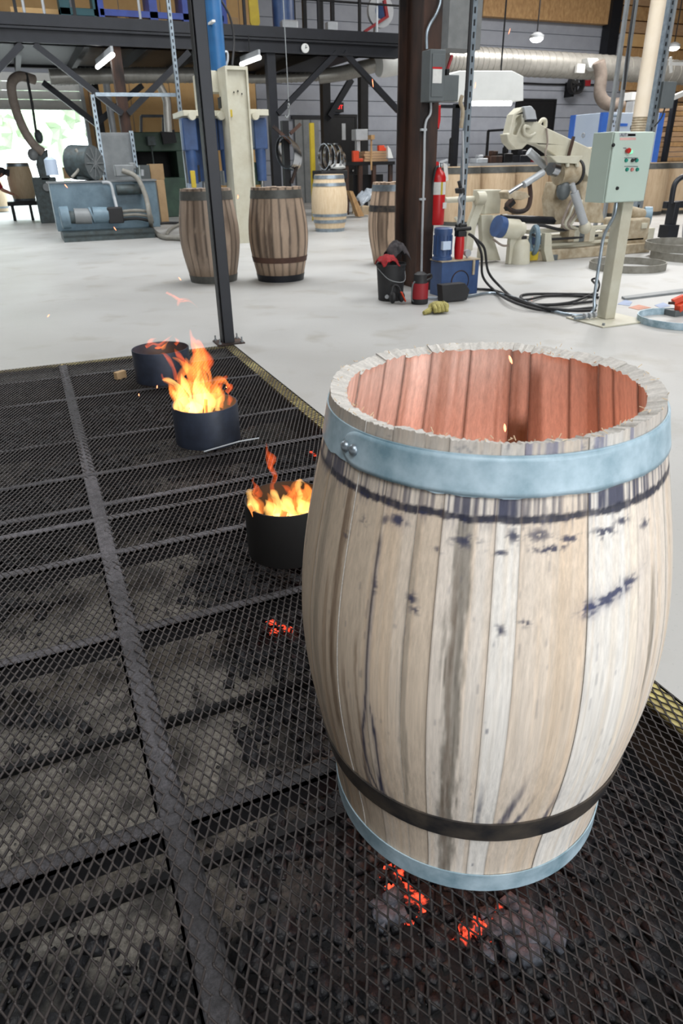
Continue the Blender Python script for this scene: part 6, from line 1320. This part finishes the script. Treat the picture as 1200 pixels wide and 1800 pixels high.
for (p, q) in (((858, 230), (858, 346)), ((890, 228), (890, 345)), ((858, 230), (890, 228)), ((792, 244), (792, 348)), ((792, 244), (803, 243))): MB().bar(atv(*p, 11), atv(*q, 11) if p[0] != q[0] else (atv(*p, 11)[0], 11, 0), .05).build('pipe', MT['steel_black'], fr2)
# row of barrels waiting behind the lifter
v0 = 8.2
LB = ('barrel at the far left of the row behind the lifter, nearest the extinguisher', 'second barrel in the row behind the lifter', 'third barrel in the row behind the lifter, right of the beige side cover', 'fourth barrel in the row behind the lifter, below the curved arm', 'fifth barrel in the row, behind the lifter joint', 'sixth barrel in the row, behind the rear mast', 'barrel row end half hidden by the control box', 'barrel just right of the control box in the back row', 'rightmost barrel in the back row at the picture edge')
proto = None
for k, x in enumerate((826, 884, 938, 990, 1040, 1086, 1128, 1166, 1206)):
    q = atv(826, 330, v0)+np.array([.88*k, 0, 0])
    if proto is None:
        proto = plain_barrel(LB[0], q[0], v0+.4, 1.13, (.40, .425, .435, .425, .40), ((.88, .985, 'hoop_grey'), (.0, .07, 'hoop_grey')), 'oak_row' if 'oak_row' in MT else 'oak', group='barrels in the back row', head=False)
    else: dup(proto, (q[0], v0+.4, 0), LB[k])
# pale blue cabinet machine
wv2 = 10.5; wc = thing('blue_white_cabinet', 'pale blue-white machine cabinet with bright blue corner strips', 'machine', tuple(atv(1080, 330, wv2)))
xa, xb = atv(1054, 245, wv2)[0], atv(1160, 245, wv2)[0]; zt = atv(1085, 198, wv2)[2]; yb = atu(999, 240, xa)[1]
MB().box(xa, wv2, 0, xb, yb, zt).build('body', MT['bluewhite'], wc, bevel=.01)
MB().box(xa-.012, wv2-.012, 0, xa+.16, wv2+.1, zt+.005).build('corner_strip', MT['blue_trim'], wc); MB().box(xa-.012, yb-.2, 0, xa+.1, yb+.01, zt+.005).build('corner_strip', MT['blue_trim'], wc); MB().box(xb-.18, wv2-.012, 0, xb+.01, wv2+.1, zt+.005).build('corner_strip', MT['blue_trim'], wc)
def wq(x, y): return Vector(atv(x, y, wv2-.006))
for (x0, y0, x1, y1, mm) in ((1088, 217, 1103, 222, 'blue_trim'), (1070, 203, 1088, 205, 'bluegrey'), (1070, 211, 1074, 217, 'label_grey'), (1076, 211, 1079, 216, 'label_grey'), (1081, 212, 1084, 217, 'label_grey'), (1071, 221, 1074, 224, 'label_grey'), (1077, 220, 1080, 223, 'label_grey'), (1107, 221, 1109, 228, 'steel_black')):
    p, q = wq(x0, y1), wq(x1, y0); MB().box(p.x, wv2-.008, p.z, q.x, wv2, q.z).build('marking', MT[mm], wc, smooth=False)
for x in (1073, 1085): q = atv(x, 199, wv2+.3); MB().cyl((q[0], q[1], zt), (q[0], q[1], zt+.09), .03, n=8).build('vent_knob', MT['grey_light'], wc)
q = atv(1007, 238, 12); MB().torus((xa-.02, yb-.6, atv(1007, 238, yb-.6)[2]), .05, .012, 14, 6, (1, 0, 0)).build('pull_ring', MT['grey_light'], wc)
# tall beige pipe and uprights at the right
bv = 5.5; bp_ = thing('beige_pipe', 'tall beige pipe with ribbed lower sleeve behind the control box', 'pipe', tuple(atv(1124, 235, bv)))
q = atv(1126, 205, bv); q2 = atv(1124, 206, bv)[2]; wpx = (atv(1136, 205, bv)[0]-atv(1115, 205, bv)[0])/2
MB().cyl((q[0], bv, q2), (q[0], bv, 8.35), wpx, n=24).build('pipe', MT['beige_pipe'] if 'beige_pipe' in MT else MT['beige'], bp_)
pr = []; z = q2
while z > .9: pr += [(wpx*1.02, z), (wpx*.93, z-.02)]; z -= .04
MB().lathe((q[0], bv, 0), pr+[(wpx*.9, .9), (wpx*.9, 0), (.001, 0)], 24).build('ribbed_sleeve', MT['tan_dirty'], bp_)
q = strut(1112, 1096, 160, 4.9, .05, 'grey', 'slim grey steel upright left of the tall beige pipe, nearer one', slots=False); q = strut(1098, 1083, 150, 5.6, .055, 'grey', 'slim grey steel upright left of the tall beige pipe, farther one', slots=False)
m = MB().tube([atv(1115, 0, 4.85), atv(1105, 70, 4.85), atv(1096, 158, 4.85)], .02, 6); single('drop_cable', m, MT['rubber'], 'black cable running down the slim grey upright', 'cable')
q = strut(1182, 1166, 120, 4.2, .1, 'grey', 'wide grey upright carrying the electrical box at the right', slots=False); strut(1157, 1149, 200, 4.1, .08, 'galv', 'perforated strut beside the electrical box at the right')
slab(1163, 143, 1186, 190, 4.1, .12, 'grey_box', 'junction_box', 'grey electrical box on the upright at the right edge', 'electrical box', bevel=.006)
m = MB().tube(spline([atv(1168, 190, 4.12), atv(1163, 205, 4.1), atv(1156, 215, 4.1), atv(1150, 222, 4.1)], 5), .012, 6); single('box_cable', m, MT['rubber'], 'black cable curving from the bottom of the grey electrical box', 'cable')
# stacked lumber and parts at the right edge
lv2 = 10.5
ls = thing('lumber_stack', 'stack of brown boards at the right edge behind the electrical upright', 'lumber', tuple(atv(1190, 290, lv2)))
a = atv(1176, 240, lv2)[0]
for k in range(11): MB().box(a+random.uniform(-.04, .08), lv2, 1.13+k*.12, a+2.4, lv2+.6, 1.13+k*.12+.105).build('board', MT['plank_brown' if k % 3 else 'oak_tan'], ls, bevel=.006)
MB().box(a-.1, lv2-.05, 1.05, a+2.4, lv2+.7, 1.13).build('skid', MT['steel_dark'], ls); MB().box(a-.06, lv2-.02, 0, a+.06, lv2+.1, 2.6).build('upright', MT['steel_dark'], ls)
for x in (a+.3, a+2.0): MB().box(x, lv2, 0, x+.1, lv2+.6, 1.05).build('leg', MT['steel_dark'], ls)
q = atv(1160, 225, 11); single('orange_board', MB().pbox(1158, 196, 1172, 262, 11.2, .1, True), MT['oak_tan'], 'orange-brown board standing between the uprights at the right', 'board')
m = MB().pbox(1110, 162, 1156, 176, 12.5, .3); single('white_beam', m, MT['white'], 'white beam behind the tall beige pipe', 'beam')
single('grey_partition', MB().pbox(1112, 178, 1156, 196, 13.5, .3, True), MT['grey_light'], 'pale grey partition below the white beam', 'partition')
m = MB().bar(atv(1182, 172, 9), atv(1215, 158, 9), .1); single('white_pipe', m, MT['white'], 'white slanting pipe at the right picture edge', 'pipe')
m = MB().bar(atv(1176, 112, 9), atv(1220, 113, 9), .06).bar(atv(1178, 100, 9), atv(1179, 128, 9), .05); single('white_pipe', m, MT['white'], 'white level pipe with elbow high at the right picture edge', 'pipe')
# wheel rig at the right edge
wl = thing('wheel_rig', 'dark steel rig with a bright ring at the right picture edge', 'machine', tuple(fl(1196, 432)))
q = fl(1200, 432); R = .33
MB().torus((q[0]+.12, q[1]+.05, R), R-.05, .05, 32, 10, (.8, -.6, 0)).build('ring', MT['grey_light'], wl)
MB().box(q[0]-.16, q[1]+.15, .1, q[0]-.06, q[1]+.3, .62).box(q[0]-.16, q[1]+.3, .52, q[0]+.6, q[1]+.4, .62).build('frame', MT['steel_dark'], wl, bevel=.01); MB().box(q[0]-.3, q[1]+.05, .12, q[0]-.1, q[1]+.25, .3).box(q[0]-.25, q[1]+.1, 0, q[0]-.15, q[1]+.25, .15).build('foot', MT['steel_dark'], wl)
MB().tube(spline([(q[0]-.2, q[1]+.2, .6), (q[0]-.2, q[1]+.2, .85), (q[0]-.1, q[1]+.2, .95), (q[0]+.05, q[1]+.2, .97)], 5), .04, 10).build('handle', MT['steel_dark'], wl)

# ---- worker at the far left edge, bent over the pale barrel
def skinned(name, verts, edges, radii, m, parent, sub=2):
    off = Vector(ORG[parent.name]); me = bpy.data.meshes.new(name); me.from_pydata([tuple(Vector(v)-off) for v in verts], edges, []); me.update()
    o = bpy.data.objects.new(name, me); COL.objects.link(o); o.parent = parent; me.materials.append(m)
    sk = o.modifiers.new('skin', 'SKIN'); sk.use_smooth_shade = True
    for v, r in zip(me.skin_vertices[0].data, radii): v.radius = (r, r); v.use_root = False
    me.skin_vertices[0].data[0].use_root = True
    sb = o.modifiers.new('smooth', 'SUBSURF'); sb.levels = sub; sb.render_levels = sub
    return o
h_ = Vector(atv(3, 305, 16.6)); wk = thing('person', 'person in dark cap and red shirt bent over a pale barrel at left edge', 'person', (h_.x-.62, 16.75, 0))
pel = Vector((h_.x-.62, 16.75, .88)); nk = Vector((h_.x-.12, 16.66, h_.z-.07)); ch = pel.lerp(nk, .6)+Vector((0, 0, .06))
sl, sr = nk+Vector((-.08, -.2, -.05)), nk+Vector((-.08, .2, -.05))
el, er = sl+Vector((.12, -.06, -.26)), sr+Vector((.12, .06, -.26)); wl_, wr = el+Vector((.2, .04, -.1)), er+Vector((.2, -.04, -.1))
skinned('body', [nk+Vector((-.1, 0, -.02)), nk, h_, h_+Vector((.03, 0, .07)), el, wl_, wl_+Vector((.09, .02, -.03)), er, wr, wr+Vector((.09, -.02, -.03)), sl, sr], [(0, 1), (1, 2), (2, 3), (0, 10), (10, 4), (4, 5), (5, 6), (0, 11), (11, 7), (7, 8), (8, 9)], [.07, .06, .095, .08, .045, .034, .04, .045, .034, .04, .06, .06], MT['skin'], wk)
for s_, w_ in ((1, wl_), (-1, wr)):
    for k in range(5): MB().tube([w_+Vector((.1, s_*.02+.018*(k-2), -.035)), w_+Vector((.15, s_*.02+.024*(k-2), -.06)), w_+Vector((.165, s_*.02+.024*(k-2), -.095))], [.01, .009, .007], 6).build('finger', MT['skin'], wk)
skinned('shirt', [pel, ch, nk+Vector((-.05, 0, -.03)), sl, el, sr, er], [(0, 1), (1, 2), (2, 3), (3, 4), (2, 5), (5, 6)], [.15, .17, .1, .085, .06, .085, .06], MT['red_cloth'], wk)
hl, hr = pel+Vector((0, -.1, -.05)), pel+Vector((0, .1, -.05)); kl, kr = hl+Vector((.08, -.02, -.4)), hr+Vector((.02, .02, -.4)); al, ar = Vector((kl.x-.04, kl.y, .08)), Vector((kr.x-.04, kr.y, .08))
skinned('trousers', [pel, hl, kl, al, hr, kr, ar], [(0, 1), (1, 2), (2, 3), (0, 4), (4, 5), (5, 6)], [.15, .11, .08, .06, .11, .08, .06], MT['black_cloth'], wk)
for a_ in (al, ar): MB().ball((a_.x+.05, a_.y, .05), .05, 10, (2.6, 1, 1)).build('boot', MT['rubber'], wk)
MB().ball(h_+Vector((0, 0, .05)), .125, 14, (1.05, .95, .85)).build('cap', MT['black_cloth'], wk)
MB().obox(h_+Vector((.13, 0, .02)), (.12, .16, .015), (1, 0, -.3)).build('cap_peak', MT['black_cloth'], wk)
for sgn in (-1, 1): MB().ball(h_+Vector((.085, sgn*.035, .0)), .012, 8).build('eye', MT['rubber'], wk); MB().ball(h_+Vector((0, sgn*.095, -.01)), .025, 8, (1, .5, 1.3)).build('ear', MT['skin'], wk)
MB().ball(h_+Vector((.1, 0, -.03)), .018, 8, (1, .8, 1.4)).build('nose', MT['skin'], wk); MB().obox(h_+Vector((.09, 0, -.07)), (.012, .05, .01), (1, 0, 0)).build('mouth', MT['red_dull'], wk)
